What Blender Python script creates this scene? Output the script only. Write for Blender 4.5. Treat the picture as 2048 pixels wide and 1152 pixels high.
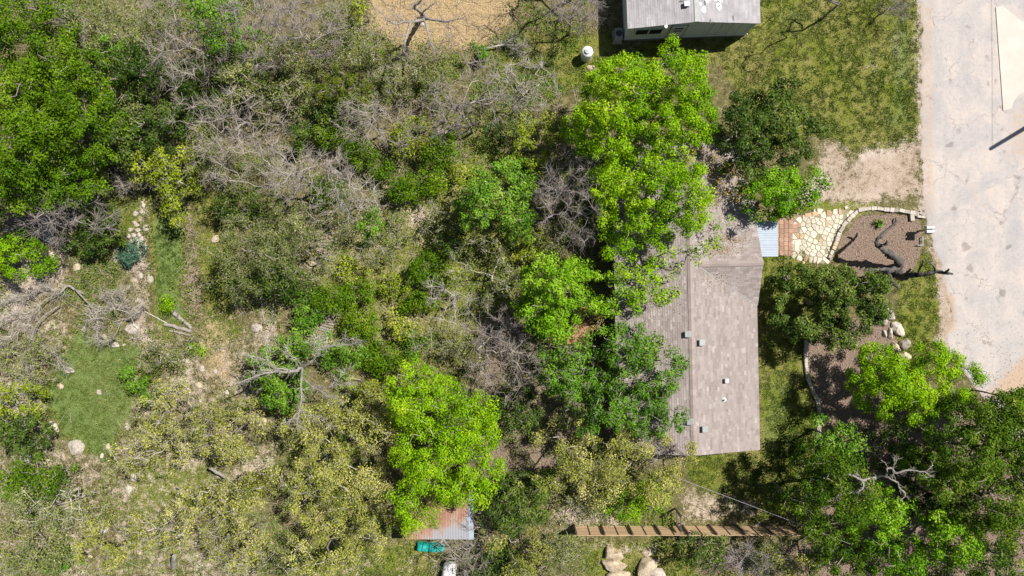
import bpy, bmesh, math, random
import numpy as np
from mathutils import Vector, Matrix, noise as mnoise

# ------------------------------------------------------------------ camera, sky, sun, exposure
for o in list(bpy.data.objects):
    bpy.data.objects.remove(o)
scn = bpy.context.scene
COL = scn.collection
CAMH = 46.0          # drone height
PPM = 30.0           # photograph pixels per metre on the ground
cam = bpy.data.cameras.new('camera')
cam.sensor_width = 36.0
cam.lens = 36.0 * CAMH / (2048 / PPM)
cam.clip_start = 0.5
cam.clip_end = 2000.0
camo = bpy.data.objects.new('camera', cam)
camo.location = (0, 0, CAMH)
COL.objects.link(camo)
scn.camera = camo

SUN_EL = math.radians(57)
SUN_DIR = Vector((0.857 * math.cos(SUN_EL), 0.515 * math.cos(SUN_EL), math.sin(SUN_EL))).normalized()
world = bpy.data.worlds.new('World')
scn.world = world
world.use_nodes = True
wn = world.node_tree
sky = wn.nodes.new('ShaderNodeTexSky')
sky.sky_type = 'NISHITA'
sky.sun_disc = False
sky.sun_elevation = SUN_EL
sky.sun_rotation = math.atan2(SUN_DIR.x, SUN_DIR.y)
bg = wn.nodes['Background']
bg.inputs['Strength'].default_value = 0.05
wn.links.new(sky.outputs[0], bg.inputs[0])
sun = bpy.data.lights.new('sun', 'SUN')
sun.energy = 5.0
sun.angle = math.radians(0.53)
sun.color = (1.0, 0.955, 0.88)
suno = bpy.data.objects.new('sun', sun)
suno.rotation_euler = SUN_DIR.to_track_quat('Z', 'Y').to_euler()
suno.location = (20, 12, 40)
COL.objects.link(suno)
vs = scn.view_settings
vs.view_transform = 'Standard'
vs.look = 'None'
vs.gamma = 1.0
vs.use_curve_mapping = False
vs.exposure = 0.55

# ------------------------------------------------------------------ helpers
def P(px, py, z=0.0):
    k = (CAMH - z) / CAMH / PPM
    return Vector(((px - 1024) * k, (576 - py) * k, z))

def S(n, z=0.0):
    return n / PPM * (CAMH - z) / CAMH

def tag(o, label=None, cat=None, group=None, kind=None):
    if label: o['label'] = label
    if cat: o['category'] = cat
    if group: o['group'] = group
    if kind: o['kind'] = kind
    return o

def thing(name, label, cat, loc=(0, 0, 0), rz=0.0, group=None):
    o = bpy.data.objects.new(name, None)
    o.empty_display_size = 0.3
    o.location = loc
    o.rotation_euler = (0, 0, rz)
    COL.objects.link(o)
    return tag(o, label, cat, group)

def link(name, me, mat=None, parent=None, loc=(0, 0, 0), rot=(0, 0, 0)):
    o = bpy.data.objects.new(name, me)
    if mat is not None and len(me.materials) == 0:
        me.materials.append(mat)
    o.location = loc
    o.rotation_euler = rot
    COL.objects.link(o)
    if parent is not None:
        o.parent = parent
    return o

def mesh_np(name, verts, faces, smooth=False, fattr=None):
    """verts (N,3), faces (M,k) arrays of one polygon size"""
    me = bpy.data.meshes.new(name)
    verts = np.asarray(verts, np.float32)
    faces = np.asarray(faces, np.int32)
    m, k = faces.shape
    me.vertices.add(len(verts))
    me.vertices.foreach_set('co', verts.ravel())
    me.loops.add(m * k)
    me.loops.foreach_set('vertex_index', faces.ravel())
    me.polygons.add(m)
    me.polygons.foreach_set('loop_start', np.arange(0, m * k, k, dtype=np.int32))
    if smooth:
        me.polygons.foreach_set('use_smooth', np.ones(m, bool))
    if fattr is not None:
        a = me.attributes.new('rnd', 'FLOAT', 'FACE')
        a.data.foreach_set('value', np.asarray(fattr, np.float32))
    me.update(calc_edges=True)
    return me

def mesh_py(name, verts, faces, smooth=False, fattr=None):
    me = bpy.data.meshes.new(name)
    me.from_pydata([tuple(v) for v in verts], [], [tuple(f) for f in faces])
    if smooth:
        me.polygons.foreach_set('use_smooth', [True] * len(me.polygons))
    if fattr is not None:
        a = me.attributes.new('rnd', 'FLOAT', 'FACE')
        a.data.foreach_set('value', [float(x) for x in fattr])
    me.update()
    return me

class MB:
    """collects boxes, tubes and prisms into one bmesh"""
    def __init__(self):
        self.bm = bmesh.new()
    def box(self, c, s, rz=0.0, bev=0.0, rot=None):
        b = bmesh.new()
        bmesh.ops.create_cube(b, size=1.0)
        bmesh.ops.scale(b, vec=Vector(s), verts=b.verts)
        if bev > 0:
            bmesh.ops.bevel(b, geom=b.edges[:], offset=bev, segments=2, affect='EDGES', profile=0.6)
        M = Matrix.Translation(Vector(c)) @ (rot.to_4x4() if rot else Matrix.Rotation(rz, 4, 'Z'))
        bmesh.ops.transform(b, matrix=M, verts=b.verts)
        self._merge(b)
        return self
    def cyl(self, c, r1, r2, h, seg=20, M=None):
        b = bmesh.new()
        bmesh.ops.create_cone(b, cap_ends=True, segments=seg, radius1=r1, radius2=r2, depth=h)
        bmesh.ops.transform(b, matrix=Matrix.Translation(Vector(c)) @ (M or Matrix.Identity(4)), verts=b.verts)
        self._merge(b)
        return self
    def lathe(self, prof, seg=28, c=(0, 0, 0), M=None):
        b = bmesh.new()
        rings = []
        for (r, z) in prof:
            if r < 1e-4:
                rings.append([b.verts.new((0, 0, z))])
            else:
                rings.append([b.verts.new((r * math.cos(2 * math.pi * i / seg), r * math.sin(2 * math.pi * i / seg), z)) for i in range(seg)])
        for a, d in zip(rings, rings[1:]):
            for i in range(seg):
                j = (i + 1) % seg
                if len(a) == 1 and len(d) == 1: continue
                if len(a) == 1: b.faces.new((a[0], d[j], d[i])) if False else b.faces.new((a[0], d[i], d[j]))
                elif len(d) == 1: b.faces.new((a[i], a[j], d[0]))
                else: b.faces.new((a[i], a[j], d[j], d[i]))
        bmesh.ops.recalc_face_normals(b, faces=b.faces[:])
        bmesh.ops.transform(b, matrix=Matrix.Translation(Vector(c)) @ (M or Matrix.Identity(4)), verts=b.verts)
        self._merge(b)
        return self
    def prism(self, outline, z0, z1, inset=0.0, jit=0.0, seed=0):
        rnd = random.Random(seed)
        b = bmesh.new()
        n = len(outline)
        cx = sum(p[0] for p in outline) / n
        cy = sum(p[1] for p in outline) / n
        bot = [b.verts.new((p[0], p[1], z0)) for p in outline]
        top = [b.verts.new((cx + (p[0] - cx) * (1 - inset), cy + (p[1] - cy) * (1 - inset), z1 + rnd.uniform(-jit, jit))) for p in outline]
        b.faces.new(top)
        b.faces.new(bot[::-1])
        for i in range(n):
            j = (i + 1) % n
            b.faces.new((bot[i], bot[j], top[j], top[i]))
        bmesh.ops.recalc_face_normals(b, faces=b.faces[:])
        self._merge(b)
        return self
    def _merge(self, b):
        me = bpy.data.meshes.new('tmp')
        b.to_mesh(me)
        b.free()
        self.bm.from_mesh(me)
        bpy.data.meshes.remove(me)
    def build(self, name, mat, parent=None, loc=(0, 0, 0), rot=(0, 0, 0), smooth=False):
        me = bpy.data.meshes.new(name)
        self.bm.to_mesh(me)
        self.bm.free()
        if smooth:
            me.polygons.foreach_set('use_smooth', [True] * len(me.polygons))
        return link(name, me, mat, parent, loc, rot)

# ---- node materials
def new_mat(name):
    m = bpy.data.materials.new(name)
    m.use_nodes = True
    nt = m.node_tree
    bs = nt.nodes['Principled BSDF']
    return m, nt, bs

def N(nt, typ, **kw):
    n = nt.nodes.new(typ)
    for k, v in kw.items():
        setattr(n, k, v)
    return n

def ramp(nt, stops, interp='LINEAR'):
    r = nt.nodes.new('ShaderNodeValToRGB')
    r.color_ramp.interpolation = interp
    el = r.color_ramp.elements
    while len(el) < len(stops):
        el.new(0.5)
    for e, (p, c) in zip(el, stops):
        e.position = p
        e.color = (c[0], c[1], c[2], 1)
    return r

def noise_node(nt, scale, detail=4, rough=0.6, vec=None, dist=0.0):
    n = nt.nodes.new('ShaderNodeTexNoise')
    n.inputs['Scale'].default_value = scale
    n.inputs['Detail'].default_value = detail
    n.inputs['Roughness'].default_value = rough
    n.inputs['Distortion'].default_value = dist
    if vec is not None:
        nt.links.new(vec, n.inputs['Vector'])
    return n

def mixc(nt, fac, a, b, mode='MIX'):
    m = nt.nodes.new('ShaderNodeMix')
    m.data_type = 'RGBA'
    m.blend_type = mode
    for sock, v in ((m.inputs[0], fac), (m.inputs[6], a), (m.inputs[7], b)):
        if isinstance(v, (int, float)):
            sock.default_value = v
        elif isinstance(v, tuple):
            sock.default_value = (v[0], v[1], v[2], 1)
        else:
            nt.links.new(v, sock)
    return m.outputs[2]

def math_node(nt, op, a, b=None, clamp=False):
    m = nt.nodes.new('ShaderNodeMath')
    m.operation = op
    m.use_clamp = clamp
    for i, v in enumerate((a, b)):
        if v is None: continue
        if isinstance(v, (int, float)): m.inputs[i].default_value = v
        else: nt.links.new(v, m.inputs[i])
    return m.outputs[0]

def simple_mat(name, c1, c2=None, scale=6.0, rough=0.8, bump=0.0, metal=0.0, spec=0.3, detail=5, per_obj=0.0):
    m, nt, bs = new_mat(name)
    tc = N(nt, 'ShaderNodeTexCoord')
    c2 = c2 or tuple(x * 0.75 for x in c1)
    n = noise_node(nt, scale, detail, 0.65, tc.outputs['Object'])
    r = ramp(nt, [(0.3, c2), (0.7, c1)])
    nt.links.new(n.outputs[0], r.inputs[0])
    out = r.outputs[0]
    if per_obj:
        oi = N(nt, 'ShaderNodeObjectInfo')
        hsv = N(nt, 'ShaderNodeHueSaturation')
        v = math_node(nt, 'MULTIPLY_ADD', oi.outputs['Random'], per_obj * 2)
        v.node.inputs[2].default_value = 1 - per_obj
        nt.links.new(v, hsv.inputs['Value'])
        nt.links.new(out, hsv.inputs['Color'])
        out = hsv.outputs[0]
    nt.links.new(out, bs.inputs['Base Color'])
    bs.inputs['Roughness'].default_value = rough
    bs.inputs['Metallic'].default_value = metal
    bs.inputs['Specular IOR Level'].default_value = spec
    if bump:
        b = N(nt, 'ShaderNodeBump')
        b.inputs['Strength'].default_value = bump
        b.inputs['Distance'].default_value = 0.05
        n2 = noise_node(nt, scale * 3, 6, 0.7, tc.outputs['Object'])
        nt.links.new(n2.outputs[0], b.inputs['Height'])
        nt.links.new(b.outputs[0], bs.inputs['Normal'])
    return m

def leaf_mat(name, stops, trans=0.35, rough=0.55):
    m, nt, bs = new_mat(name)
    at = N(nt, 'ShaderNodeAttribute', attribute_name='rnd')
    r = ramp(nt, stops)
    nt.links.new(at.outputs['Fac'], r.inputs[0])
    nt.links.new(r.outputs[0], bs.inputs['Base Color'])
    bs.inputs['Roughness'].default_value = rough
    bs.inputs['Specular IOR Level'].default_value = 0.08
    tr = N(nt, 'ShaderNodeBsdfTranslucent')
    tcol = mixc(nt, 1.0, r.outputs[0], (1.35, 1.25, 0.5), 'MULTIPLY')
    nt.links.new(tcol, tr.inputs['Color'])
    mx = N(nt, 'ShaderNodeMixShader')
    mx.inputs[0].default_value = trans * 0.55
    nt.links.new(bs.outputs[0], mx.inputs[1])
    nt.links.new(tr.outputs[0], mx.inputs[2])
    nt.links.new(mx.outputs[0], nt.nodes['Material Output'].inputs[0])
    return m

def rnd_mat(name, stops, rough=0.9, spec=0.2, nscale=9.0, namt=0.25):
    """colour from the per-piece attribute plus fine noise"""
    m, nt, bs = new_mat(name)
    at = N(nt, 'ShaderNodeAttribute', attribute_name='rnd')
    r = ramp(nt, stops)
    nt.links.new(at.outputs['Fac'], r.inputs[0])
    tc = N(nt, 'ShaderNodeTexCoord')
    n = noise_node(nt, nscale, 5, 0.7, tc.outputs['Object'])
    lo = 1 - namt
    r2 = ramp(nt, [(0.25, (lo, lo, lo)), (0.75, (1 + namt * 0.5,) * 3)])
    nt.links.new(n.outputs[0], r2.inputs[0])
    nt.links.new(mixc(nt, 1.0, r.outputs[0], r2.outputs[0], 'MULTIPLY'), bs.inputs['Base Color'])
    bs.inputs['Roughness'].default_value = rough
    bs.inputs['Specular IOR Level'].default_value = spec
    return m

M = {}
M['lime'] = leaf_mat('leaf_lime', [(0.0, (0.06, 0.155, 0.003)), (0.35, (0.155, 0.315, 0.003)), (0.75, (0.255, 0.43, 0.006)), (1.0, (0.42, 0.53, 0.03))], 0.3)
M['mid'] = leaf_mat('leaf_mid', [(0.0, (0.045, 0.12, 0.010)), (0.5, (0.105, 0.235, 0.014)), (0.9, (0.19, 0.33, 0.03)), (1.0, (0.30, 0.40, 0.08))], 0.28)
M['fine'] = leaf_mat('leaf_fine', [(0.0, (0.038, 0.095, 0.003)), (0.5, (0.095, 0.185, 0.004)), (0.9, (0.16, 0.26, 0.010)), (1.0, (0.26, 0.30, 0.04))], 0.28)
M['bright'] = leaf_mat('leaf_bright', [(0.0, (0.05, 0.14, 0.004)), (0.4, (0.13, 0.29, 0.006)), (0.85, (0.22, 0.40, 0.015)), (1.0, (0.34, 0.46, 0.06))], 0.3)
M['deep'] = leaf_mat('leaf_fine_shaded', [(0.0, (0.022, 0.06, 0.004)), (0.5, (0.065, 0.13, 0.006)), (0.85, (0.13, 0.205, 0.012)), (1.0, (0.26, 0.30, 0.05))], 0.28)  # darker copy of the fine leaf, thicket shade put into its colour
M['dark'] = leaf_mat('leaf_dark', [(0.0, (0.022, 0.05, 0.008)), (0.5, (0.068, 0.118, 0.015)), (0.85, (0.14, 0.195, 0.030)), (1.0, (0.28, 0.31, 0.08))], 0.18, 0.5)
M['olive'] = leaf_mat('leaf_olive', [(0.0, (0.10, 0.125, 0.022)), (0.45, (0.28, 0.295, 0.055)), (0.8, (0.45, 0.43, 0.115)), (1.0, (0.62, 0.57, 0.26))], 0.28)
M['sage'] = leaf_mat('leaf_sage', [(0.0, (0.08, 0.11, 0.025)), (0.5, (0.18, 0.215, 0.055)), (0.9, (0.30, 0.32, 0.11)), (1.0, (0.42, 0.42, 0.2))], 0.25)
M['yellowgreen'] = leaf_mat('leaf_yellowgreen', [(0.0, (0.12, 0.18, 0.008)), (0.5, (0.26, 0.33, 0.018)), (1.0, (0.45, 0.46, 0.07))], 0.32)
M['rust'] = leaf_mat('leaf_rust', [(0.0, (0.22, 0.16, 0.03)), (0.5, (0.40, 0.29, 0.07)), (1.0, (0.52, 0.42, 0.15))], 0.3)
M['juniper'] = leaf_mat('leaf_juniper', [(0.0, (0.03, 0.08, 0.05)), (0.6, (0.08, 0.17, 0.11)), (1.0, (0.15, 0.27, 0.18))], 0.15)
M['cedar'] = leaf_mat('leaf_cedar', [(0.0, (0.04, 0.07, 0.006)), (0.6, (0.13, 0.17, 0.010)), (1.0, (0.26, 0.27, 0.03))], 0.2)
M['grassblade'] = leaf_mat('grass_blade', [(0.0, (0.035, 0.075, 0.010)), (0.45, (0.09, 0.145, 0.022)), (0.75, (0.20, 0.205, 0.06)), (1.0, (0.44, 0.37, 0.2))], 0.25, 0.7)
M['straw'] = leaf_mat('straw_blade', [(0.0, (0.28, 0.20, 0.10)), (0.5, (0.46, 0.35, 0.19)), (1.0, (0.60, 0.49, 0.31))], 0.15, 0.7)
M['weed'] = leaf_mat('weed_leaf', [(0.0, (0.04, 0.095, 0.010)), (0.4, (0.11, 0.20, 0.018)), (0.75, (0.21, 0.27, 0.045)), (1.0, (0.36, 0.34, 0.12))], 0.3)
M['litter'] = leaf_mat('leaf_litter', [(0.0, (0.13, 0.085, 0.05)), (0.5, (0.28, 0.20, 0.13)), (1.0, (0.46, 0.38, 0.28))], 0.05, 0.8)
M['bark'] = simple_mat('bark_grey_brown', (0.24, 0.21, 0.18), (0.11, 0.095, 0.08), 7, 0.9, 0.6)
M['limbgrey'] = simple_mat('limb_grey', (0.36, 0.325, 0.29), (0.21, 0.185, 0.16), 3, 0.9, 0.4)
M['twig'] = simple_mat('twig_grey', (0.47, 0.415, 0.36), (0.29, 0.25, 0.21), 2.5, 0.9)
M['twigpale'] = simple_mat('twig_pale', (0.56, 0.515, 0.45), (0.36, 0.325, 0.28), 2.5, 0.85)
M['twigpink'] = simple_mat('twig_pinkish', (0.42, 0.36, 0.335), (0.23, 0.195, 0.185), 2.5, 0.9)
M['barkdark'] = simple_mat('bark_dark_brown', (0.15, 0.135, 0.12), (0.03, 0.03, 0.03), 2.2, 0.85, 0.9)  # dark grey-brown bark, blotched nearly black
M['barkpale'] = simple_mat('bark_bleached', (0.40, 0.365, 0.33), (0.16, 0.145, 0.13), 5, 0.9, 1.0)
M['limestone'] = simple_mat('limestone', (0.58, 0.52, 0.45), (0.28, 0.24, 0.195), 5, 0.9, 1.0, per_obj=0.18)
M['limestonewarm'] = simple_mat('limestone_warm', (0.62, 0.52, 0.39), (0.34, 0.26, 0.175), 4.5, 0.9, 1.0, per_obj=0.1)
M['flag'] = simple_mat('flagstone_cream', (0.64, 0.585, 0.49), (0.45, 0.39, 0.30), 6, 0.9, 0.6, per_obj=0.22)
M['flagtan'] = simple_mat('flagstone_tan', (0.48, 0.33, 0.2), (0.36, 0.25, 0.16), 4, 0.85, 0.4, per_obj=0.15)
M['paver'] = simple_mat('paver_terracotta', (0.40, 0.25, 0.18), (0.29, 0.18, 0.13), 5, 0.9, 0.4, per_obj=0.2)
M['cutstone'] = simple_mat('cut_limestone', (0.56, 0.505, 0.44), (0.33, 0.29, 0.245), 7, 0.9, 0.7, per_obj=0.25)
M['white'] = simple_mat('white_paint', (0.80, 0.80, 0.80), (0.66, 0.66, 0.65), 2, 0.45, 0.0)
M['ventgrey'] = simple_mat('vent_metal', (0.36, 0.37, 0.36), (0.25, 0.26, 0.255), 7, 0.6, 0.0, per_obj=0.15)
M['ventpale'] = simple_mat('vent_pale', (0.55, 0.55, 0.53), (0.40, 0.40, 0.385), 6, 0.6)
M['whitemetal'] = simple_mat('white_sheet_metal', (0.34, 0.39, 0.46), (0.28, 0.325, 0.39), 1.5, 0.55)
M['black'] = simple_mat('black_enamel', (0.010, 0.010, 0.011), (0.016, 0.016, 0.016), 4, 0.6, spec=0.15)
M['rubber'] = simple_mat('tyre_rubber', (0.022, 0.022, 0.023), (0.04, 0.038, 0.036), 6, 0.85)
M['dark'+'metal'] = simple_mat('dark_metal', (0.09, 0.09, 0.095), (0.05, 0.05, 0.05), 5, 0.55, metal=0.3)
M['terracotta'] = simple_mat('terracotta', (0.46, 0.33, 0.22), (0.33, 0.23, 0.15), 6, 0.9, 0.2)
M['siding'] = simple_mat('siding_green_grey', (0.52, 0.58, 0.58), (0.44, 0.50, 0.50), 3, 0.6)
M['housewall'] = simple_mat('painted_siding', (0.52, 0.48, 0.42), (0.44, 0.40, 0.35), 3, 0.8)
M['trim'] = simple_mat('trim_grey', (0.30, 0.28, 0.27), (0.22, 0.21, 0.2), 4, 0.7)
M['glass'] = simple_mat('dark_glass', (0.015, 0.018, 0.02), (0.02, 0.024, 0.028), 1, 0.08, spec=0.6)
M['deckwood'] = simple_mat('weathered_wood', (0.34, 0.28, 0.22), (0.2, 0.16, 0.125), 8, 0.85, 0.5, per_obj=0.2)
M['rustwood'] = simple_mat('reddish_board', (0.46, 0.25, 0.15), (0.28, 0.15, 0.09), 6, 0.85, 0.5, per_obj=0.2)
M['greywood'] = simple_mat('grey_log', (0.40, 0.36, 0.31), (0.2, 0.18, 0.155), 9, 0.9, 0.8)
M['fencewood'] = None
M['pole'] = simple_mat('pole_wood', (0.2, 0.15, 0.11), (0.12, 0.09, 0.07), 6, 0.9)
M['cable'] = simple_mat('cable_grey', (0.35, 0.33, 0.34), (0.28, 0.26, 0.27), 2, 0.6)
M['teal'] = simple_mat('teal_tarp', (0.02, 0.42, 0.36), (0.012, 0.25, 0.22), 3.5, 0.45, 0.3)
M['coating'] = simple_mat('roof_sealant', (0.82, 0.82, 0.82), (0.75, 0.75, 0.75), 4, 0.6)
M['steps'] = simple_mat('dark_stair_wood', (0.13, 0.105, 0.095), (0.08, 0.065, 0.06), 7, 0.85, per_obj=0.15)

# wood with long grain along local x for the fence
m, nt, bs = new_mat('fence_cedar')
tc = N(nt, 'ShaderNodeTexCoord')
mp = N(nt, 'ShaderNodeMapping')
mp.inputs['Scale'].default_value = (0.7, 14, 14)
nt.links.new(tc.outputs['Object'], mp.inputs[0])
n = noise_node(nt, 3, 6, 0.65, mp.outputs[0])
r = ramp(nt, [(0.3, (0.50, 0.33, 0.18)), (0.7, (0.74, 0.53, 0.33))])
nt.links.new(n.outputs[0], r.inputs[0])
oi = N(nt, 'ShaderNodeObjectInfo')
hs = N(nt, 'ShaderNodeHueSaturation')
v = math_node(nt, 'MULTIPLY_ADD', oi.outputs['Random'], 0.3)
v.node.inputs[2].default_value = 0.85
nt.links.new(v, hs.inputs['Value'])
nt.links.new(r.outputs[0], hs.inputs['Color'])
nt.links.new(hs.outputs[0], bs.inputs['Base Color'])
bs.inputs['Roughness'].default_value = 0.8
M['fencewood'] = m

# rusty corrugated metal
m, nt, bs = new_mat('rusty_corrugated_metal')
tc = N(nt, 'ShaderNodeTexCoord')
mp = N(nt, 'ShaderNodeMapping')
mp.inputs['Scale'].default_value = (0.7, 0.45, 1)
nt.links.new(tc.outputs['Object'], mp.inputs[0])
n = noise_node(nt, 1.5, 7, 0.7, mp.outputs[0])
sep = N(nt, 'ShaderNodeSeparateXYZ')
nt.links.new(tc.outputs['Object'], sep.inputs[0])
g = math_node(nt, 'MULTIPLY_ADD', sep.outputs[1], 0.17)      # bare galvanised towards the low east corner
g.node.inputs[2].default_value = 0.2
g2 = math_node(nt, 'MULTIPLY_ADD', sep.outputs[0], -0.11)
nt.links.new(g, g2.node.inputs[2])
f = math_node(nt, 'ADD', n.outputs[0], g2)
r = ramp(nt, [(0.42, (0.27, 0.27, 0.295)), (0.50, (0.30, 0.235, 0.21)), (0.58, (0.30, 0.165, 0.11)), (0.8, (0.20, 0.095, 0.06))])
nt.links.new(f, r.inputs[0])
nt.links.new(r.outputs[0], bs.inputs['Base Color'])
bs.inputs['Roughness'].default_value = 0.7
M['rustmetal'] = m

M['shingle'] = rnd_mat('shingle_weathered', [(0.0, (0.225, 0.188, 0.173)), (0.4, (0.275, 0.234, 0.218)), (0.75, (0.32, 0.278, 0.261)), (1.0, (0.38, 0.335, 0.318))], 0.95, 0.05, 1.2, 0.14)
M['shinglelilac'] = rnd_mat('shingle_pale_grey', [(0.0, (0.29, 0.272, 0.285)), (0.5, (0.34, 0.322, 0.335)), (1.0, (0.40, 0.382, 0.395))], 0.85, 0.1, 0.9, 0.25)
M['shinglecap'] = simple_mat('ridge_cap', (0.315, 0.262, 0.242), (0.255, 0.21, 0.195), 4, 0.95, per_obj=0.12, spec=0.05)

# ------------------------------------------------------------------ ground masks
def polydist(X, Y, pts):
    """signed distance to a polygon (inside positive), vectorised"""
    n = len(pts)
    d2 = np.full(X.shape, 1e9)
    inside = np.zeros(X.shape, bool)
    for i in range(n):
        x0, y0 = pts[i]
        x1, y1 = pts[(i + 1) % n]
        dx, dy = x1 - x0, y1 - y0
        t = np.clip(((X - x0) * dx + (Y - y0) * dy) / (dx * dx + dy * dy + 1e-9), 0, 1)
        d2 = np.minimum(d2, (X - x0 - t * dx) ** 2 + (Y - y0 - t * dy) ** 2)
        c = ((y0 > Y) != (y1 > Y))
        xi = x0 + (Y - y0) * dx / (dy if abs(dy) > 1e-9 else 1e-9)
        inside ^= (c & (X < xi))
    d = np.sqrt(d2)
    return np.where(inside, d, -d)

_vn = np.random.default_rng(5).random((256, 256))
def vnoise(x, y):
    xi = np.floor(x).astype(int); yi = np.floor(y).astype(int)
    fx = x - xi; fy = y - yi
    fx = fx * fx * (3 - 2 * fx); fy = fy * fy * (3 - 2 * fy)
    g = lambda a, b: _vn[a % 256, b % 256]
    return (g(xi, yi) * (1 - fx) + g(xi + 1, yi) * fx) * (1 - fy) + (g(xi, yi + 1) * (1 - fx) + g(xi + 1, yi + 1) * fx) * fy
def fbm(x, y, o=4):
    s = 0; a = 0.5; t = 0
    for k in range(o):
        s = s + a * vnoise(x * 2 ** k + 17 * k, y * 2 ** k + 31 * k); t += a; a *= 0.5
    return s / t

# masks as (list of (pixel polygon, feather in px, strength))
GRASS = [([(1360, -60), (1845, -60), (1842, 290), (1700, 300), (1640, 262), (1560, 300), (1440, 130), (1200, 120), (1380, 60)], 14, .95),
         ([(1512, 505), (1600, 505), (1640, 540), (1640, 700), (1650, 1000), (1500, 1052), (1370, 950), (1380, 900), (1525, 905)], 10, 1.0),
         ([(1790, 520), (1850, 500), (1880, 560), (1870, 720), (1790, 740)], 10, .9),
         ([(150, 660), (285, 690), (262, 830), (220, 930), (120, 870), (80, 780)], 26, 1.0),
         ([(305, 430), (362, 400), (362, 640), (330, 700), (308, 640)], 10, 1.1),
         ([(220, 390), (300, 400), (280, 470), (215, 470)], 16, .9),
         ([(380, 370), (470, 400), (470, 640), (500, 660), (420, 720), (395, 560)], 22, .8),
         ([(1160, 1085), (1480, 1085), (1400, 1160), (1160, 1160)], 16, .9),
         ([(640, 1085), (860, 1085), (860, 1160), (640, 1160)], 22, .8),
         ([(250, 930), (420, 900), (420, 1010), (260, 1030)], 22, .8),
         ([(1010, 60), (1250, 60), (1190, 180), (960, 200), (980, 110)], 20, .8),
         ([(560, 560), (960, 230), (1050, 300), (1060, 640), (900, 760), (620, 760)], 40, .6),
         ([(1590, 408), (1700, 404), (1760, 404), (1700, 432), (1590, 424)], 6, .9)]
DIRT_SUN = [([(560, 240), (960, 230), (930, 480), (960, 700), (760, 760), (560, 740)], 60, .30),
        ([(-60, 560), (250, 640), (560, 600), (560, 860), (540, 1000), (560, 1240), (-60, 1240)], 60, .38),  # pale dry ground, with sunlit brightness painted in as well
        ([(366, 430), (400, 420), (398, 530), (408, 640), (368, 640)], 22, .45),
        ([(1632, 280), (1690, 285), (1700, 320), (1850, 262), (1850, 395), (1700, 412), (1600, 418), (1590, 380), (1640, 350)], 20, .72),
        ([(1828, -60), (1850, -60), (1852, 430), (1834, 430)], 9, .6),
        ([(1780, 60), (1805, 50), (1812, 210), (1790, 190)], 16, .50),
        ([(1720, 90), (1760, 100), (1765, 160), (1730, 150)], 18, .38),
        ([(1855, 480), (1880, 500), (1905, 620), (1900, 690), (1880, 700), (1868, 560)], 8, .9),
        ([(1360, 965), (1460, 985), (1570, 1045), (1355, 1050)], 24, .5),
        ([(255, 420), (300, 400), (298, 690), (262, 670)], 16, .5),
        ([(1180, 1085), (1330, 1085), (1300, 1110), (1180, 1110)], 14, .55),
        ([(700, 1100), (840, 1100), (820, 1160), (690, 1160)], 30, .45),
        ([(170, 780), (230, 770), (210, 940), (180, 940)], 20, .45),
        ([(60, 480), (130, 490), (150, 560), (20, 640), (0, 560)], 14, .6),
        ([(620, 600), (690, 600), (650, 740), (630, 740)], 16, .6),
        ([(600, 400), (680, 410), (690, 540), (610, 540)], 30, .36),
        ([(760, 420), (900, 380), (880, 500), (780, 510)], 34, .40),
        ([(840, 270), (960, 280), (930, 330), (830, 330)], 26, .45),
        ([(560, 590), (500, 600), (500, 690), (570, 700)], 26, .5),
        ([(200, 940), (275, 930), (270, 1010), (205, 1010)], 22, .5),
        ([(380, 720), (560, 690), (560, 860), (400, 830)], 34, .40),
        ([(440, 920), (560, 860), (570, 960), (450, 990)], 26, .5),
        ([(1250, 1010), (1110, 1010), (1110, 1052), (1250, 1052)], 14, .6)]
MULCH = [([(1664, 516), (1690, 452), (1716, 428), (1745, 422), (1838, 434), (1845, 470), (1830, 540), (1770, 560), (1690, 540)], 5, 1.0),
         ([(1613, 660), (1700, 640), (1770, 640), (1800, 700), (1760, 760), (1800, 900), (1700, 980), (1640, 900), (1632, 800), (1612, 740)], 5, 1.05),
         ([(362, 420), (404, 410), (402, 520), (414, 640), (364, 650)], 24, .50),
         ([(0, 380), (210, 380), (150, 480), (120, 500), (0, 500)], 20, .8),
         ([(1380, 1085), (1650, 1085), (1640, 1160), (1380, 1160)], 24, .7),
         ([(1800, 800), (2100, 800), (2100, 1200), (1640, 1200), (1640, 1000), (1720, 980)], 30, .8),
         ([(940, 620), (1260, 520), (1300, 900), (1090, 1000), (940, 940)], 40, .6)]
STRAW = [([(735, -60), (1060, -60), (1000, 70), (970, 100), (880, 90), (800, 95), (745, 60)], 30, .95),
         ([(395, 630), (460, 640), (478, 740), (500, 760), (440, 790), (380, 730)], 30, .55),
         ([(1095, 1020), (1180, 1010), (1180, 1050), (1100, 1050)], 12, .4)]

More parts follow.
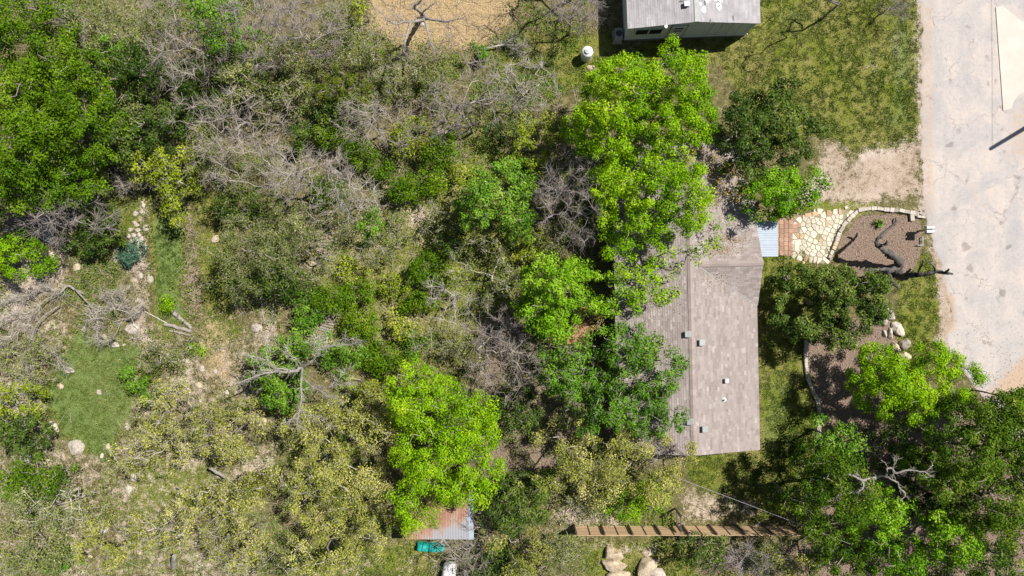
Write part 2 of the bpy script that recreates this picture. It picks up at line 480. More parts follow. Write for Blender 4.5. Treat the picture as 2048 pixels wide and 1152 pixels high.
FRESH = [([(312, 440), (360, 430), (360, 620), (335, 660), (312, 640)], 10, 1.0), ([(150, 665), (270, 700), (262, 820), (215, 920), (130, 870), (95, 780)], 26, 1.0), ([(1520, 760), (1600, 740), (1590, 900), (1520, 900)], 20, .5), ([(1770, 0), (1836, 0), (1836, 270), (1760, 270)], 30, .5), ([(1560, 0), (1640, 0), (1600, 120), (1540, 100)], 30, .45)]
def masks_at(px, py, fresh=False):
    """px, py arrays in ground pixels -> 4 soft masks"""
    wx = px + 26 * (fbm(px * 0.03, py * 0.03) - 0.5)
    wy = py + 26 * (fbm(px * 0.03 + 50, py * 0.03 + 9) - 0.5)
    out = []
    for grp in (GRASS, DIRT_SUN, MULCH, STRAW) + ((FRESH,) if fresh else ()):
        a = np.zeros(px.shape)
        for pts, fe, s in grp:
            d = polydist(wx, wy, pts)
            a = np.maximum(a, s * np.clip(d / (2 * fe) + 0.5, 0, 1))
        out.append(a)
    return out

def lerp_axis(lo, hi, step, far):
    fine = np.arange(lo, hi + step / 2, step)
    k = np.array([1, 3, 7, 15, 40, 100, 220])
    k = k[k < far]
    return np.concatenate([lo - k[::-1] - 0.0, fine, hi + k])

gx = lerp_axis(-36.5, 38.0, 0.34, 500)
gy = lerp_axis(-21.5, 22.5, 0.34, 500)
GX, GY = np.meshgrid(gx, gy)
gpx = GX * PPM + 1024
gpy = 576 - GY * PPM
mk = masks_at(np.clip(gpx, -80, 2130), np.clip(gpy, -90, 1240), True)
relief = np.clip((1000 - gpx) / 250, 0, 1) * (fbm(GX * 0.16 + 3, GY * 0.16 + 8) - 0.5) * 0.22
GZ = relief
ny, nx = GX.shape
vid = np.arange(nx * ny).reshape(ny, nx)
quads = np.stack([vid[:-1, :-1], vid[:-1, 1:], vid[1:, 1:], vid[1:, :-1]], -1).reshape(-1, 4)
gme = mesh_np('ground', np.stack([GX, GY, GZ], -1).reshape(-1, 3), quads, smooth=True)
for nm, arr in zip(('m_grass', 'm_dirt', 'm_mulch', 'm_straw', 'm_fresh'), mk):
    a = gme.attributes.new(nm, 'FLOAT', 'POINT')
    a.data.foreach_set('value', arr.astype(np.float32).ravel())

def ground_z(x, y):
    px = x * PPM + 1024
    return np.clip((1000 - px) / 250, 0, 1) * (fbm(x * 0.16 + 3, y * 0.16 + 8) - 0.5) * 0.22

m, nt, bs = new_mat('ground_mixed')
tc = N(nt, 'ShaderNodeTexCoord')
OB = tc.outputs['Object']
nbig = noise_node(nt, 0.35, 5, 0.6, OB)
nmid = noise_node(nt, 2.2, 6, 0.7, OB)
nfine = noise_node(nt, 11.0, 6, 0.75, OB)
nvf = noise_node(nt, 38.0, 4, 0.7, OB)
def col3(stops, fac):
    r = ramp(nt, stops)
    nt.links.new(fac, r.inputs[0])
    return r.outputs[0]
def fuse(a, b, k):
    x = math_node(nt, 'MULTIPLY', b, k)
    y = math_node(nt, 'MULTIPLY', a, 1 - k)
    return math_node(nt, 'ADD', x, y)
fA = fuse(nmid.outputs[0], nfine.outputs[0], 0.5)
fB = fuse(nfine.outputs[0], nvf.outputs[0], 0.5)
floor_c = col3([(0.36, (0.03, 0.026, 0.014)), (0.44, (0.09, 0.075, 0.038)), (0.50, (0.14, 0.135, 0.045)), (0.56, (0.23, 0.19, 0.105)), (0.66, (0.46, 0.37, 0.27))], fA)
grass_a = col3([(0.40, (0.045, 0.08, 0.006)), (0.50, (0.12, 0.16, 0.012)), (0.60, (0.28, 0.275, 0.06))], fB)
grass_b = col3([(0.40, (0.085, 0.09, 0.015)), (0.50, (0.215, 0.195, 0.055)), (0.60, (0.43, 0.37, 0.18))], fB)
gsel = col3([(0.42, (0, 0, 0)), (0.60, (1, 1, 1))], fuse(nbig.outputs[0], nmid.outputs[0], 0.5))
grass_c = mixc(nt, gsel, grass_a, grass_b)
fD = fuse(fuse(nbig.outputs[0], nmid.outputs[0], 0.5), fB, 0.45)
dirt_c = col3([(0.38, (0.20, 0.145, 0.095)), (0.46, (0.37, 0.285, 0.21)), (0.53, (0.48, 0.39, 0.315)), (0.62, (0.62, 0.53, 0.45))], fD)
mulch_c = col3([(0.38, (0.085, 0.055, 0.038)), (0.5, (0.22, 0.155, 0.12)), (0.58, (0.35, 0.27, 0.215)), (0.66, (0.56, 0.48, 0.41))], fB)
straw_c = col3([(0.38, (0.20, 0.14, 0.06)), (0.5, (0.43, 0.31, 0.165)), (0.62, (0.60, 0.47, 0.29))], fB)
def masked(cur, attr, colr, amp):
    at = N(nt, 'ShaderNodeAttribute', attribute_name=attr)
    nz = math_node(nt, 'MULTIPLY', math_node(nt, 'SUBTRACT', fuse(fA, nbig.outputs[0], 0.3), 0.5), amp)
    s = math_node(nt, 'ADD', at.outputs['Fac'], nz)
    f = col3([(0.34, (0, 0, 0)), (0.62, (1, 1, 1))], s)
    gate = col3([(0.02, (0, 0, 0)), (0.12, (1, 1, 1))], at.outputs['Fac'])
    f = math_node(nt, 'MULTIPLY', f, gate)
    return mixc(nt, f, cur, colr)
c = masked(floor_c, 'm_grass', grass_c, 2.4)
fresh_c = col3([(0.40, (0.06, 0.11, 0.025)), (0.50, (0.13, 0.19, 0.05)), (0.60, (0.25, 0.27, 0.10))], fB)
c = masked(c, 'm_straw', straw_c, 1.6)
c = masked(c, 'm_dirt', dirt_c, 3.4)
c = masked(c, 'm_fresh', fresh_c, 1.6)
c = masked(c, 'm_mulch', mulch_c, 1.6)
nt.links.new(c, bs.inputs['Base Color'])
bs.inputs['Roughness'].default_value = 0.95
bs.inputs['Specular IOR Level'].default_value = 0.1
bp = N(nt, 'ShaderNodeBump')
bp.inputs['Strength'].default_value = 0.9
bp.inputs['Distance'].default_value = 0.12
nt.links.new(fB, bp.inputs['Height'])
nt.links.new(bp.outputs[0], bs.inputs['Normal'])
ground = link('ground', gme, m)
tag(ground, kind='structure')

# ------------------------------------------------------------------ road and concrete drive
EDGE = [(-6000, 1836), (-60, 1836), (0, 1838), (60, 1842), (120, 1841), (180, 1839), (240, 1840), (300, 1841), (360, 1843), (420, 1846), (445, 1850), (470, 1858), (500, 1868),
        (530, 1880), (560, 1886), (590, 1889), (610, 1896), (622, 1903), (640, 1903), (655, 1896), (665, 1888), (700, 1892), (740, 1925), (780, 1952), (830, 1985), (900, 2030), (1000, 2085), (1300, 2160), (7000, 2400)]
ey = np.array([e[0] for e in EDGE], float)
ex = np.array([e[1] for e in EDGE], float)
ry = np.concatenate([[-6000, -2000, -600, -200], np.arange(-60, 1200, 5.0), [1400, 2500, 7000]])
rows = []
for y in ry:
    e = np.interp(y, ey, ex)
    e += 7 * (vnoise(np.array([y * 0.08]), np.array([3.3]))[0] - 0.5) + 4 * (vnoise(np.array([y * 0.31]), np.array([7.1]))[0] - 0.5)
    xs = np.concatenate([[e, e + 3, e + 8], np.linspace(e + 16, e + 330, 40)])
    rows.append(xs)
RX = np.array(rows)
RY = np.repeat(ry[:, None], RX.shape[1], 1)
rz = np.full(RX.shape, 0.03); rz[:, 0] = -0.03; rz[:, 1] = 0.012
rv = np.stack([(RX - 1024) / PPM, (576 - RY) / PPM, rz], -1).reshape(-1, 3)
a, b = RX.shape
vid = np.arange(a * b).reshape(a, b)
rq = np.stack([vid[:-1, :-1], vid[1:, :-1], vid[1:, 1:], vid[:-1, 1:]], -1).reshape(-1, 4)
rme = mesh_np('road', rv, rq, smooth=True)
at = rme.attributes.new('m_dirt', 'FLOAT', 'POINT')
dm = np.zeros(RX.shape)
for pts, fe, s in [([(1888, 300), (1905, 290), (1960, 400), (1950, 430), (1925, 350)], 22, .62), ([(1955, 800), (2060, 690), (2100, 700), (2060, 800)], 20, .85),
                   ([(2010, 210), (2080, 190), (2080, 330), (2000, 330)], 26, .5), ([(1836, 0), (1872, 0), (1874, 440), (1842, 440)], 14, .55), ([(1880, 560), (1912, 600), (1912, 660), (1885, 680)], 10, .8)]:
    d = polydist(RX, RY, pts)
    dm = np.maximum(dm, s * np.clip(d / (2 * fe) + 0.5, 0, 1))
at.data.foreach_set('value', dm.astype(np.float32).ravel())
m, nt, bs = new_mat('road_chip_seal')
tc = N(nt, 'ShaderNodeTexCoord')
OB = tc.outputs['Object']
mp = N(nt, 'ShaderNodeMapping')
mp.inputs['Scale'].default_value = (1.0, 0.16, 1)
mp.inputs['Rotation'].default_value = (0, 0, math.radians(3))
nt.links.new(OB, mp.inputs[0])
n1 = noise_node(nt, 0.55, 6, 0.65, OB, 0.6)
n2 = noise_node(nt, 1.3, 5, 0.6, mp.outputs[0])
n3 = noise_node(nt, 26, 4, 0.8, OB)
n4 = noise_node(nt, 4.5, 6, 0.75, OB)
def col3(stops, fac):
    r = ramp(nt, stops); nt.links.new(fac, r.inputs[0]); return r.outputs[0]
c = col3([(0.36, (0.335, 0.318, 0.313)), (0.5, (0.385, 0.353, 0.338)), (0.62, (0.43, 0.38, 0.35))], n1.outputs[0])
c = mixc(nt, 1.0, c, col3([(0.3, (0.93, 0.935, 0.95)), (0.65, (1.05, 1.04, 1.03))], n2.outputs[0]), 'MULTIPLY')
c = mixc(nt, 1.0, c, col3([(0.33, (0.55, 0.54, 0.55)), (0.45, (1, 1, 1)), (0.62, (1.10, 1.09, 1.08))], n3.outputs[0]), 'MULTIPLY')
c = mixc(nt, 1.0, c, col3([(0.30, (0.62, 0.61, 0.62)), (0.40, (0.98, 0.98, 0.98)), (0.65, (1.07, 1.06, 1.05))], n4.outputs[0]), 'MULTIPLY')
vo = N(nt, 'ShaderNodeTexVoronoi')
vo.feature = 'DISTANCE_TO_EDGE'
vo.inputs['Scale'].default_value = 0.28
dis = noise_node(nt, 1.2, 4, 0.6, OB)
vm = N(nt, 'ShaderNodeVectorMath'); vm.operation = 'MULTIPLY_ADD'
nt.links.new(dis.outputs['Color'], vm.inputs[0]); vm.inputs[1].default_value = (1.6, 1.6, 0); nt.links.new(OB, vm.inputs[2])
nt.links.new(vm.outputs[0], vo.inputs['Vector'])
ck = col3([(0.0, (0.55, 0.54, 0.54)), (0.010, (1, 1, 1))], vo.outputs['Distance'])
ckm = col3([(0.46, (0, 0, 0)), (0.56, (1, 1, 1))], n1.outputs[0])
c = mixc(nt, ckm, c, mixc(nt, 1.0, c, ck, 'MULTIPLY'))
st1 = noise_node(nt, 0.9, 3, 0.5, OB, 0.3)
c = mixc(nt, 1.0, c, col3([(0.30, (0.66, 0.64, 0.64)), (0.36, (1, 1, 1))], st1.outputs[0]), 'MULTIPLY')
at = N(nt, 'ShaderNodeAttribute', attribute_name='m_dirt')
s = math_node(nt, 'ADD', at.outputs['Fac'], math_node(nt, 'MULTIPLY', math_node(nt, 'SUBTRACT', n4.outputs[0], 0.5), 1.5))
f = col3([(0.35, (0, 0, 0)), (0.75, (1, 1, 1))], s)
gate = col3([(0.02, (0, 0, 0)), (0.15, (1, 1, 1))], at.outputs['Fac'])
c = mixc(nt, math_node(nt, 'MULTIPLY', f, gate), c, (0.40, 0.29, 0.21))
nt.links.new(c, bs.inputs['Base Color'])
bs.inputs['Roughness'].default_value = 0.9
bp = N(nt, 'ShaderNodeBump'); bp.inputs['Strength'].default_value = 0.5; bp.inputs['Distance'].default_value = 0.03
nt.links.new(n3.outputs[0], bp.inputs['Height']); nt.links.new(bp.outputs[0], bs.inputs['Normal'])
tag(link('road', rme, m), kind='structure')

con = [(1990, 15), (2004, 12), (2020, 26), (2034, 38), (2050, 47), (2140, 70), (2140, 172), (2060, 176), (2040, 186), (2028, 200), (2020, 219), (2005, 223), (2002, 180), (1996, 100)]
conp = [P(x, y)[:2] for x, y in con]
m = simple_mat('drive_concrete', (0.52, 0.485, 0.435), (0.45, 0.415, 0.365), 0.9, 0.85, 0.1)
tag(MB().prism(conp, 0.0, 0.075, 0.003).build('driveway_slab', m), kind='structure')

# ------------------------------------------------------------------ rocks
_ico = {}
def ico(sub):
    if sub not in _ico:
        b = bmesh.new()
        bmesh.ops.create_icosphere(b, subdivisions=sub, radius=1.0)
        vs_ = np.array([v.co[:] for v in b.verts]); fs_ = np.array([[v.index for v in f.verts] for f in b.faces])
        b.free(); _ico[sub] = (vs_, fs_)
    return _ico[sub]

def rock_mesh(name, w, d, h, seed, sub=3, cuts=11, outline=None):
    """faceted limestone block; outline (list of xy) clips it to a traced plan"""
    g = np.random.default_rng(seed)
    v, f = ico(sub)
    v = v.copy()
    v *= 1.25
    for k in range(cuts):
        n = g.normal(size=3); n[2] = abs(n[2]) * 0.9; n /= np.linalg.norm(n)
        off = g.uniform(0.68, 1.0)
        s = v @ n - off
        v -= np.maximum(s, 0)[:, None] * n
    v = v * (np.array([w, d, h]) / 2 / np.maximum(np.abs(v).max(0), 1e-6))
    if outline is not None:
        ang = np.arctan2(v[:, 1] / d, v[:, 0] / w)
        po = np.array(outline, float)
        n = len(po)
        rad = np.zeros(len(v))
        for i in range(len(v)):
            dx, dy = math.cos(ang[i]), math.sin(ang[i])
            best = 1e9
            for j in range(n):
                x0, y0 = po[j]; x1, y1 = po[(j + 1) % n]
                den = dx * (y1 - y0) - dy * (x1 - x0)
                if abs(den) < 1e-9: continue
                t = (x0 * (y1 - y0) - y0 * (x1 - x0)) / den
                u = (x0 * dy - y0 * dx) / den
                if t > 0 and -1e-6 <= u <= 1 + 1e-6: best = min(best, t)
            rad[i] = best if best < 1e8 else 0.5
        q = np.hypot(v[:, 0] / (w / 2), v[:, 1] / (d / 2))
        q = np.minimum(q, 1.0) ** 0.75
        v[:, 0] = np.cos(ang) * rad * q
        v[:, 1] = np.sin(ang) * rad * q
    hw_ = np.array([w, d, h]) / 2
    ext0 = v.max(0) - v.min(0)
    for k in range(9):
        n = g.normal(size=3); n[2] = abs(n[2]) + 0.1; n /= np.linalg.norm(n)
        off = g.uniform(0.48, 0.78)
        q_ = v / hw_
        s_ = q_ @ n - off
        v = (q_ - np.maximum(s_, 0)[:, None] * n * 0.9) * hw_
    v *= (ext0 / np.maximum(v.max(0) - v.min(0), 1e-6)) * np.array([1.06, 1.06, 0.95])
    amp = 0.07 * min(w, d, h * 1.5)
    for i in range(len(v)):
        nz = mnoise.noise_vector(Vector(v[i] * (2.2 / max(h, 0.15)) + seed))
        v[i] += np.array(nz[:]) * amp
    return mesh_np(name, v, f)

def rock(px, py, wpx, dpx, h, seed, label, rz=0.0, mat='limestone', sink=0.25, group=None, sub=3, name='rock', outline=None, cat='rock'):
    p = P(px, py, 0)
    zz = float(ground_z(np.array([p.x]), np.array([p.y]))[0])
    ol = None
    if outline:
        ol = [((x - px) / PPM, (py - y) / PPM) for x, y in outline]
    me = rock_mesh(name, wpx / PPM, dpx / PPM, h, seed, sub, outline=ol)
    o = link(name, me, M[mat], None, (p.x, p.y, zz + h * (0.5 - sink)), (0, 0, rz))
    return tag(o, label, cat, group)

# ------------------------------------------------------------------ vegetation machinery
def tubes(P0, P1, R0, R1, sides):
    P0 = np.asarray(P0, float); P1 = np.asarray(P1, float)
    R0 = np.asarray(R0, float); R1 = np.asarray(R1, float)
    d = P1 - P0
    L = np.linalg.norm(d, axis=1, keepdims=True) + 1e-9
    d = d / L
    ref = np.where(np.abs(d[:, 2:3]) > 0.9, np.array([[1.0, 0, 0]]), np.array([[0, 0, 1.0]]))
    u = np.cross(d, ref); u /= np.linalg.norm(u, axis=1, keepdims=True) + 1e-9
    w = np.cross(d, u)
    n = len(P0)
    ang = np.arange(sides) * 2 * np.pi / sides
    ring = u[:, None, :] * np.cos(ang)[None, :, None] + w[:, None, :] * np.sin(ang)[None, :, None]
    A = P0[:, None, :] + ring * R0[:, None, None]
    B = P1[:, None, :] + ring * R1[:, None, None]
    V = np.concatenate([A, B], 1).reshape(-1, 3)
    base = (np.arange(n) * 2 * sides)[:, None]
    i = np.arange(sides)[None, :]; j = (np.arange(sides) + 1) % sides
    F = np.stack([base + i, base + j[None, :], base + sides + j[None, :], base + sides + i], -1).reshape(-1, 4)
    return V, F

def space_tree(root, targets, alpha=0.35):
    """connects target points to a growing skeleton; returns nodes and parents"""
    d0 = np.linalg.norm(targets - root, axis=1)
    order = np.argsort(d0)
    nodes = np.empty((len(targets) + 1, 3)); nodes[0] = root
    path = np.zeros(len(targets) + 1)
    par = np.full(len(targets) + 1, -1)
    for k, i in enumerate(order):
        t = targets[i]
        d = np.linalg.norm(nodes[:k + 1] - t, axis=1)
        j = int(np.argmin(d + alpha * path[:k + 1]))
        nodes[k + 1] = t; par[k + 1] = j; path[k + 1] = path[j] + d[j]
    return nodes, par

def skeleton_segments(nodes, par, rtip, g, wob=0.12, expo=0.5, rmax=0.4):
    n = len(nodes)
    cnt = np.ones(n)
    for i in range(n - 1, 0, -1):
        cnt[par[i]] += cnt[i]
    rad = np.minimum(rtip * cnt ** expo, rmax)
    P0, P1, R0, R1 = [], [], [], []
    for i in range(1, n):
        a = nodes[par[i]]; b = nodes[i]
        L = np.linalg.norm(b - a)
        k = 3 if L > 0.7 else 2
        ra = min(rad[par[i]], rad[i] * 1.35); rb = rad[i]
        prev = a; pr = ra
        for s in range(1, k + 1):
            t = s / k
            q = a + (b - a) * t
            if s < k:
                q = q + g.normal(size=3) * wob * L * 0.5
            rr = ra + (rb - ra) * t
            P0.append(prev); P1.append(q); R0.append(pr); R1.append(rr)
            prev = q; pr = rr
    return P0, P1, R0, R1, rad

def twigs(pts, dirs, n_each, length, r, g, spread=0.8, fork=1, up=0.2):
    """curving twig sprays, vectorised"""
    pts = np.repeat(pts, n_each, 0); dirs = np.repeat(dirs, n_each, 0)
    P0, P1, R0, R1 = [], [], [], []
    n = len(pts)
    d = dirs + g.normal(size=(n, 3)) * spread; d[:, 2] += up
    d /= np.linalg.norm(d, axis=1, keepdims=True) + 1e-9
    L = length * g.uniform(0.5, 1.25, n)[:, None]
    p = pts
    rr = np.full(n, r)
    for s in range(3):
        q = p + d * L / 3
        r2 = rr * 0.72
        P0.append(p); P1.append(q); R0.append(rr); R1.append(r2)
        if s < 2:
            for _ in range(fork):
                dd = d + g.normal(size=(n, 3)) * 0.75; dd /= np.linalg.norm(dd, axis=1, keepdims=True) + 1e-9
                q2 = q + dd * L * g.uniform(0.25, 0.5, (n, 1))
                P0.append(q); P1.append(q2); R0.append(r2 * 0.8); R1.append(r2 * 0.45)
        d = d + g.normal(size=(n, 3)) * 0.35; d /= np.linalg.norm(d, axis=1, keepdims=True) + 1e-9
        p, rr = q, r2
    return np.concatenate(P0), np.concatenate(P1), np.concatenate(R0), np.concatenate(R1)

def leaves(C, size, asp, tilt, g, out=None, ow=0.95):
    n = len(C)
    nor = g.normal(size=(n, 3)) * tilt + np.array([0, 0, 1.0])
    if out is not None:
        nor = g.normal(size=(n, 3)) * (0.45 + 0.4 * (0.95 - ow)) * tilt + out * ow + np.array([0, 0, 0.40 + 0.4 * (0.95 - ow)])
    nor /= np.linalg.norm(nor, axis=1, keepdims=True)
    t = g.normal(size=(n, 3))
    t -= nor * (t * nor).sum(1, keepdims=True)
    t /= np.linalg.norm(t, axis=1, keepdims=True) + 1e-9
    b = np.cross(nor, t)
    s = size * g.uniform(0.65, 1.25, (n, 1))
    V = np.stack([C + t * s, C + b * s * asp + t * s * 0.1, C - t * s, C - b * s * asp + t * s * 0.1], 1).reshape(-1, 3)
    F = np.arange(4 * n).reshape(n, 4)
    return V, F

STY = {  # leaf material, half length, aspect, leaves per m2, clump spacing, clump radius, twig per clump, twig mat, gap, tilt
    'lime':  dict(mat='lime', l=0.061, a=0.60, dens=900, sp=0.50, rc=0.40, tw=0, gap=0.02, tilt=0.75, dome=1.0),
    'mid':   dict(mat='mid', l=0.074, a=0.62, dens=520, sp=0.53, rc=0.40, tw=1, gap=0.06, tilt=0.75, dome=1.0),
    'fine':  dict(mat='fine', l=0.070, a=0.60, dens=700, sp=0.52, rc=0.46, tw=0, gap=0.0, tilt=0.8, dome=0.6),
    'limefine': dict(mat='lime', l=0.066, a=0.55, dens=640, sp=0.54, rc=0.44, tw=0, gap=0.02, tilt=0.8, dome=0.9),
    'dark':  dict(mat='dark', l=0.076, a=0.60, dens=600, sp=0.50, rc=0.38, tw=1, gap=0.05, tilt=0.9, dome=1.0),
    'olive': dict(mat='olive', l=0.060, a=0.62, dens=430, sp=0.60, rc=0.44, tw=3, gap=0.15, orient=0.65, tilt=0.9, dome=0.8, twm='twigpale'),
    'sage':  dict(mat='sage', l=0.060, a=0.60, dens=380, sp=0.56, rc=0.46, tw=4, gap=0.14, orient=0.6, tilt=0.9, dome=0.8),
    'brush': dict(mat='sage', l=0.062, a=0.60, dens=170, sp=0.60, rc=0.48, tw=8, gap=0.2, tilt=0.9, dome=0.7),
    'yg':    dict(mat='yellowgreen', l=0.075, a=0.6, dens=330, sp=0.52, rc=0.40, tw=2, gap=0.14, tilt=0.8, dome=1.0),
    'rust':  dict(mat='rust', l=0.055, a=0.6, dens=170, sp=0.55, rc=0.42, tw=5, gap=0.14, tilt=0.9, dome=0.8),
    'bright': dict(mat='bright', l=0.074, a=0.62, dens=620, sp=0.52, rc=0.42, tw=0, gap=0.03, tilt=0.75, dome=1.0),
    'deep': dict(mat='deep', l=0.066, a=0.60, dens=680, sp=0.54, rc=0.42, tw=0, gap=0.07, tilt=0.8, dome=0.8),  # fine-leaved crowns in the shaded leaf colour
    'sparse': dict(mat='lime', l=0.075, a=0.6, dens=110, sp=0.55, rc=0.40, tw=4, gap=0.3, tilt=0.8, dome=0.7),
    'juniper': dict(mat='juniper', l=0.10, a=0.28, dens=420, sp=0.26, rc=0.2, tw=0, gap=0.06, tilt=1.0, dome=1.0),
    'cedar': dict(mat='cedar', l=0.075, a=0.35, dens=560, sp=0.36, rc=0.26, tw=1, gap=0.12, tilt=1.0, dome=1.0),
    'bare':  dict(mat=None, sp=0.60, tw=13, gap=0.08, dome=0.75, twm='twig'),
    'pink':  dict(mat=None, sp=0.60, tw=14, gap=0.08, dome=0.75, twm='twigpink'),
    'thin':  dict(mat=None, sp=0.75, tw=10, gap=0.15, dome=0.7, twm='twigpale'),
}
_seed = [100]
TREES = []
def tree(style, H, lobes, label, name=None, base=None, cat=None, group=None, low=None, dens=1.0, tw=None, tmat=None):
    """lobes: (px, py, rx, ry) ellipses of the crown as seen in the photograph"""
    st = STY[style]
    _seed[0] += 1
    g = np.random.default_rng(_seed[0])
    shrub = H < 2.6
    zc = 0.72 * H
    low = low if low is not None else (0.12 if shrub else 0.38)
    L = []
    for (cx, cy, rx, ry) in lobes:
        c = P(cx, cy, zc)
        L.append((c.x, c.y, S(rx, zc), S(ry, zc)))
    if base:
        bb = P(base[0], base[1], 0); bx, by = bb.x, bb.y
    else:
        ws = [l[2] * l[3] for l in L]
        bx = sum(w * l[0] for w, l in zip(ws, L)) / sum(ws); by = sum(w * l[1] for w, l in zip(ws, L)) / sum(ws)
    bz = float(ground_z(np.array([bx]), np.array([by]))[0]) - 0.03
    # clump centres by dart throwing in the union of lobes
    pts = []; depth = []
    sp = st['sp']
    for li, (x, y, rx, ry) in enumerate(L):
        area = math.pi * rx * ry
        n = int(area / (sp * sp * 0.62)) + 3
        q = g.uniform(-1, 1, (n * 6, 2))
        ang = np.arctan2(q[:, 1], q[:, 0])
        ph = g.uniform(0, 6.28, 3)
        rr = 1 + 0.10 * np.sin(3 * ang + ph[0]) + 0.08 * np.sin(5 * ang + ph[1]) + 0.07 * np.sin(9 * ang + ph[2])
        d = np.hypot(q[:, 0], q[:, 1]) / rr
        ok = d < 1
        q, d = q[ok], d[ok]
        for (u, v), dd in zip(q, d):
            X, Y = x + u * rx, y + v * ry
            if pts:
                A = np.array(pts)
                if np.min((A[:, 0] - X) ** 2 + (A[:, 1] - Y) ** 2) < (sp * g.uniform(0.75, 1.15)) ** 2: continue
            pts.append((X, Y)); depth.append(dd)
    pts = np.array(pts); depth = np.array(depth)
    lump = fbm(pts[:, 0] * 0.55 + _seed[0], pts[:, 1] * 0.55, 2)
    keep = ~((g.random(len(pts)) < st['gap']) | (lump < 0.20 + st['gap'] * 0.7))
    if keep.sum() > 6:
        pts, depth, lump = pts[keep], depth[keep], lump[keep]
    zt = H * (low + (1 - low) * np.sqrt(np.clip(1 - depth ** 2, 0, 1)) ** st['dome'])
    zt = zt * (0.80 + 0.65 * (lump - 0.5) + 0.08 * g.normal(size=len(pts))) + 0.12 * H
    zt = np.clip(zt, 0.25 * H if not shrub else 0.15, H * 1.03)
    top = np.column_stack([pts, zt])
    # inner, lower layer
    k = g.random(len(pts)) < 0.55
    inner = np.column_stack([bx + (pts[k, 0] - bx) * 0.85 + g.normal(size=k.sum()) * 0.2, by + (pts[k, 1] - by) * 0.85 + g.normal(size=k.sum()) * 0.2, zt[k] * g.uniform(0.55, 0.8, k.sum())])
    targets = np.concatenate([top, inner])
    targets[:, 2] += bz
    fork = np.array([bx, by, bz + H * (0.08 if shrub else 0.26)])
    org = np.array([bx, by, bz])
    nm = name or ('shrub' if shrub else ('bare_tree' if st['mat'] is None else 'leafy_tree'))
    root = thing(nm, label, cat or ('shrub' if shrub else 'tree'), org, 0, group)
    nodes, par = space_tree(fork, targets, 0.3)
    P0, P1, R0, R1, rad = skeleton_segments(nodes, par, 0.012 if shrub else 0.0125, g, 0.2, 0.46, 0.12 if shrub else 0.26)
    P0 = np.array(P0); P1 = np.array(P1); R0 = np.array(R0); R1 = np.array(R1)
    # trunk and thick limbs
    rt = max(rad[0], 0.05)
    thick = R0 > 0.030
    hb = fork - org
    tp = [org + hb * t + np.array([math.sin(t * 3 + _seed[0]) * 0.06 * rt * 8, math.cos(t * 2.3 + _seed[0]) * 0.4 * rt, 0]) * (t * (1 - t) * 4) for t in (0, 0.12, 0.4, 0.7, 1.0)]
    tr = [rt * 1.7, rt * 1.25, rt * 1.1, rt * 1.02, rt]
    TP0 = np.array(tp[:-1]); TP1 = np.array(tp[1:])
    V, F = tubes(np.concatenate([TP0, P0[thick]]) - org, np.concatenate([TP1, P1[thick]]) - org, np.concatenate([tr[:-1], R0[thick]]), np.concatenate([tr[1:], R1[thick]]), 7)
    link('stem' if shrub else 'trunk', mesh_np('trunk', V, F, True), M[tmat or ('limbgrey' if st['mat'] is None else 'bark')], root)
    tnum = st['tw'] if tw is None else tw
    B = [P0[~thick], P1[~thick], R0[~thick], R1[~thick]]
    if tnum:
        tips = nodes[1:]
        dv = tips - nodes[par[1:]]
        dv = dv / (np.linalg.norm(dv, axis=1, keepdims=True) + 1e-9)
        big = st['mat'] is None
        t0, t1, q0, q1 = twigs(tips, dv, tnum, (0.85 if big else 0.55) * (0.75 if shrub else 1.0), 0.0130 if big else 0.0125, g, 0.85, 1, 0.25)
        B = [np.concatenate([x, y]) for x, y in zip(B, (t0, t1, q0, q1))]
    if len(B[0]):
        V, F = tubes(B[0] - org, B[1] - org, B[2], B[3], 3)
        bname = 'branches' if st['mat'] else 'crown'
        bo = link(bname, mesh_np('twigs', V, F), M[tmat or st.get('twm', 'twig')], root)
        if st['mat']: tag(bo, kind='stuff')
    if st['mat']:
        area = sum(math.pi * l[2] * l[3] for l in L)
        per = max(8, int(st['dens'] * dens * area / len(targets)))
        nn = g.poisson(per, len(targets))
        idx = np.repeat(np.arange(len(targets)), nn)
        off = g.normal(size=(len(idx), 3))
        off /= np.linalg.norm(off, axis=1, keepdims=True) + 1e-9
        odir = off.copy()
        off *= (g.random((len(idx), 1)) ** 0.45)
        rc = st['rc'] * g.uniform(0.75, 1.3, len(targets))
        off *= rc[idx][:, None] * np.array([1.15, 1.15, 0.7])
        Cc = targets[idx] + off
        Cc[:, 2] = np.maximum(Cc[:, 2], bz + 0.05)
        V, F = leaves(Cc - org, st['l'], st['a'], st['tilt'], g, odir, st.get('orient', 0.95))
        cl = g.normal(size=len(targets)) * 0.12 + 0.7 * (fbm(targets[:, 0] * 0.45 + _seed[0] * 3.1, targets[:, 1] * 0.45, 3) - 0.5) + g.normal() * 0.05
        rv_ = np.clip(0.45 + cl[idx] + g.normal(size=len(idx)) * 0.18, 0, 1)
        link('foliage' if shrub else 'crown', mesh_np('leaves', V, F, fattr=rv_), M[st['mat']], root)
    TREES.append(root)
    return root

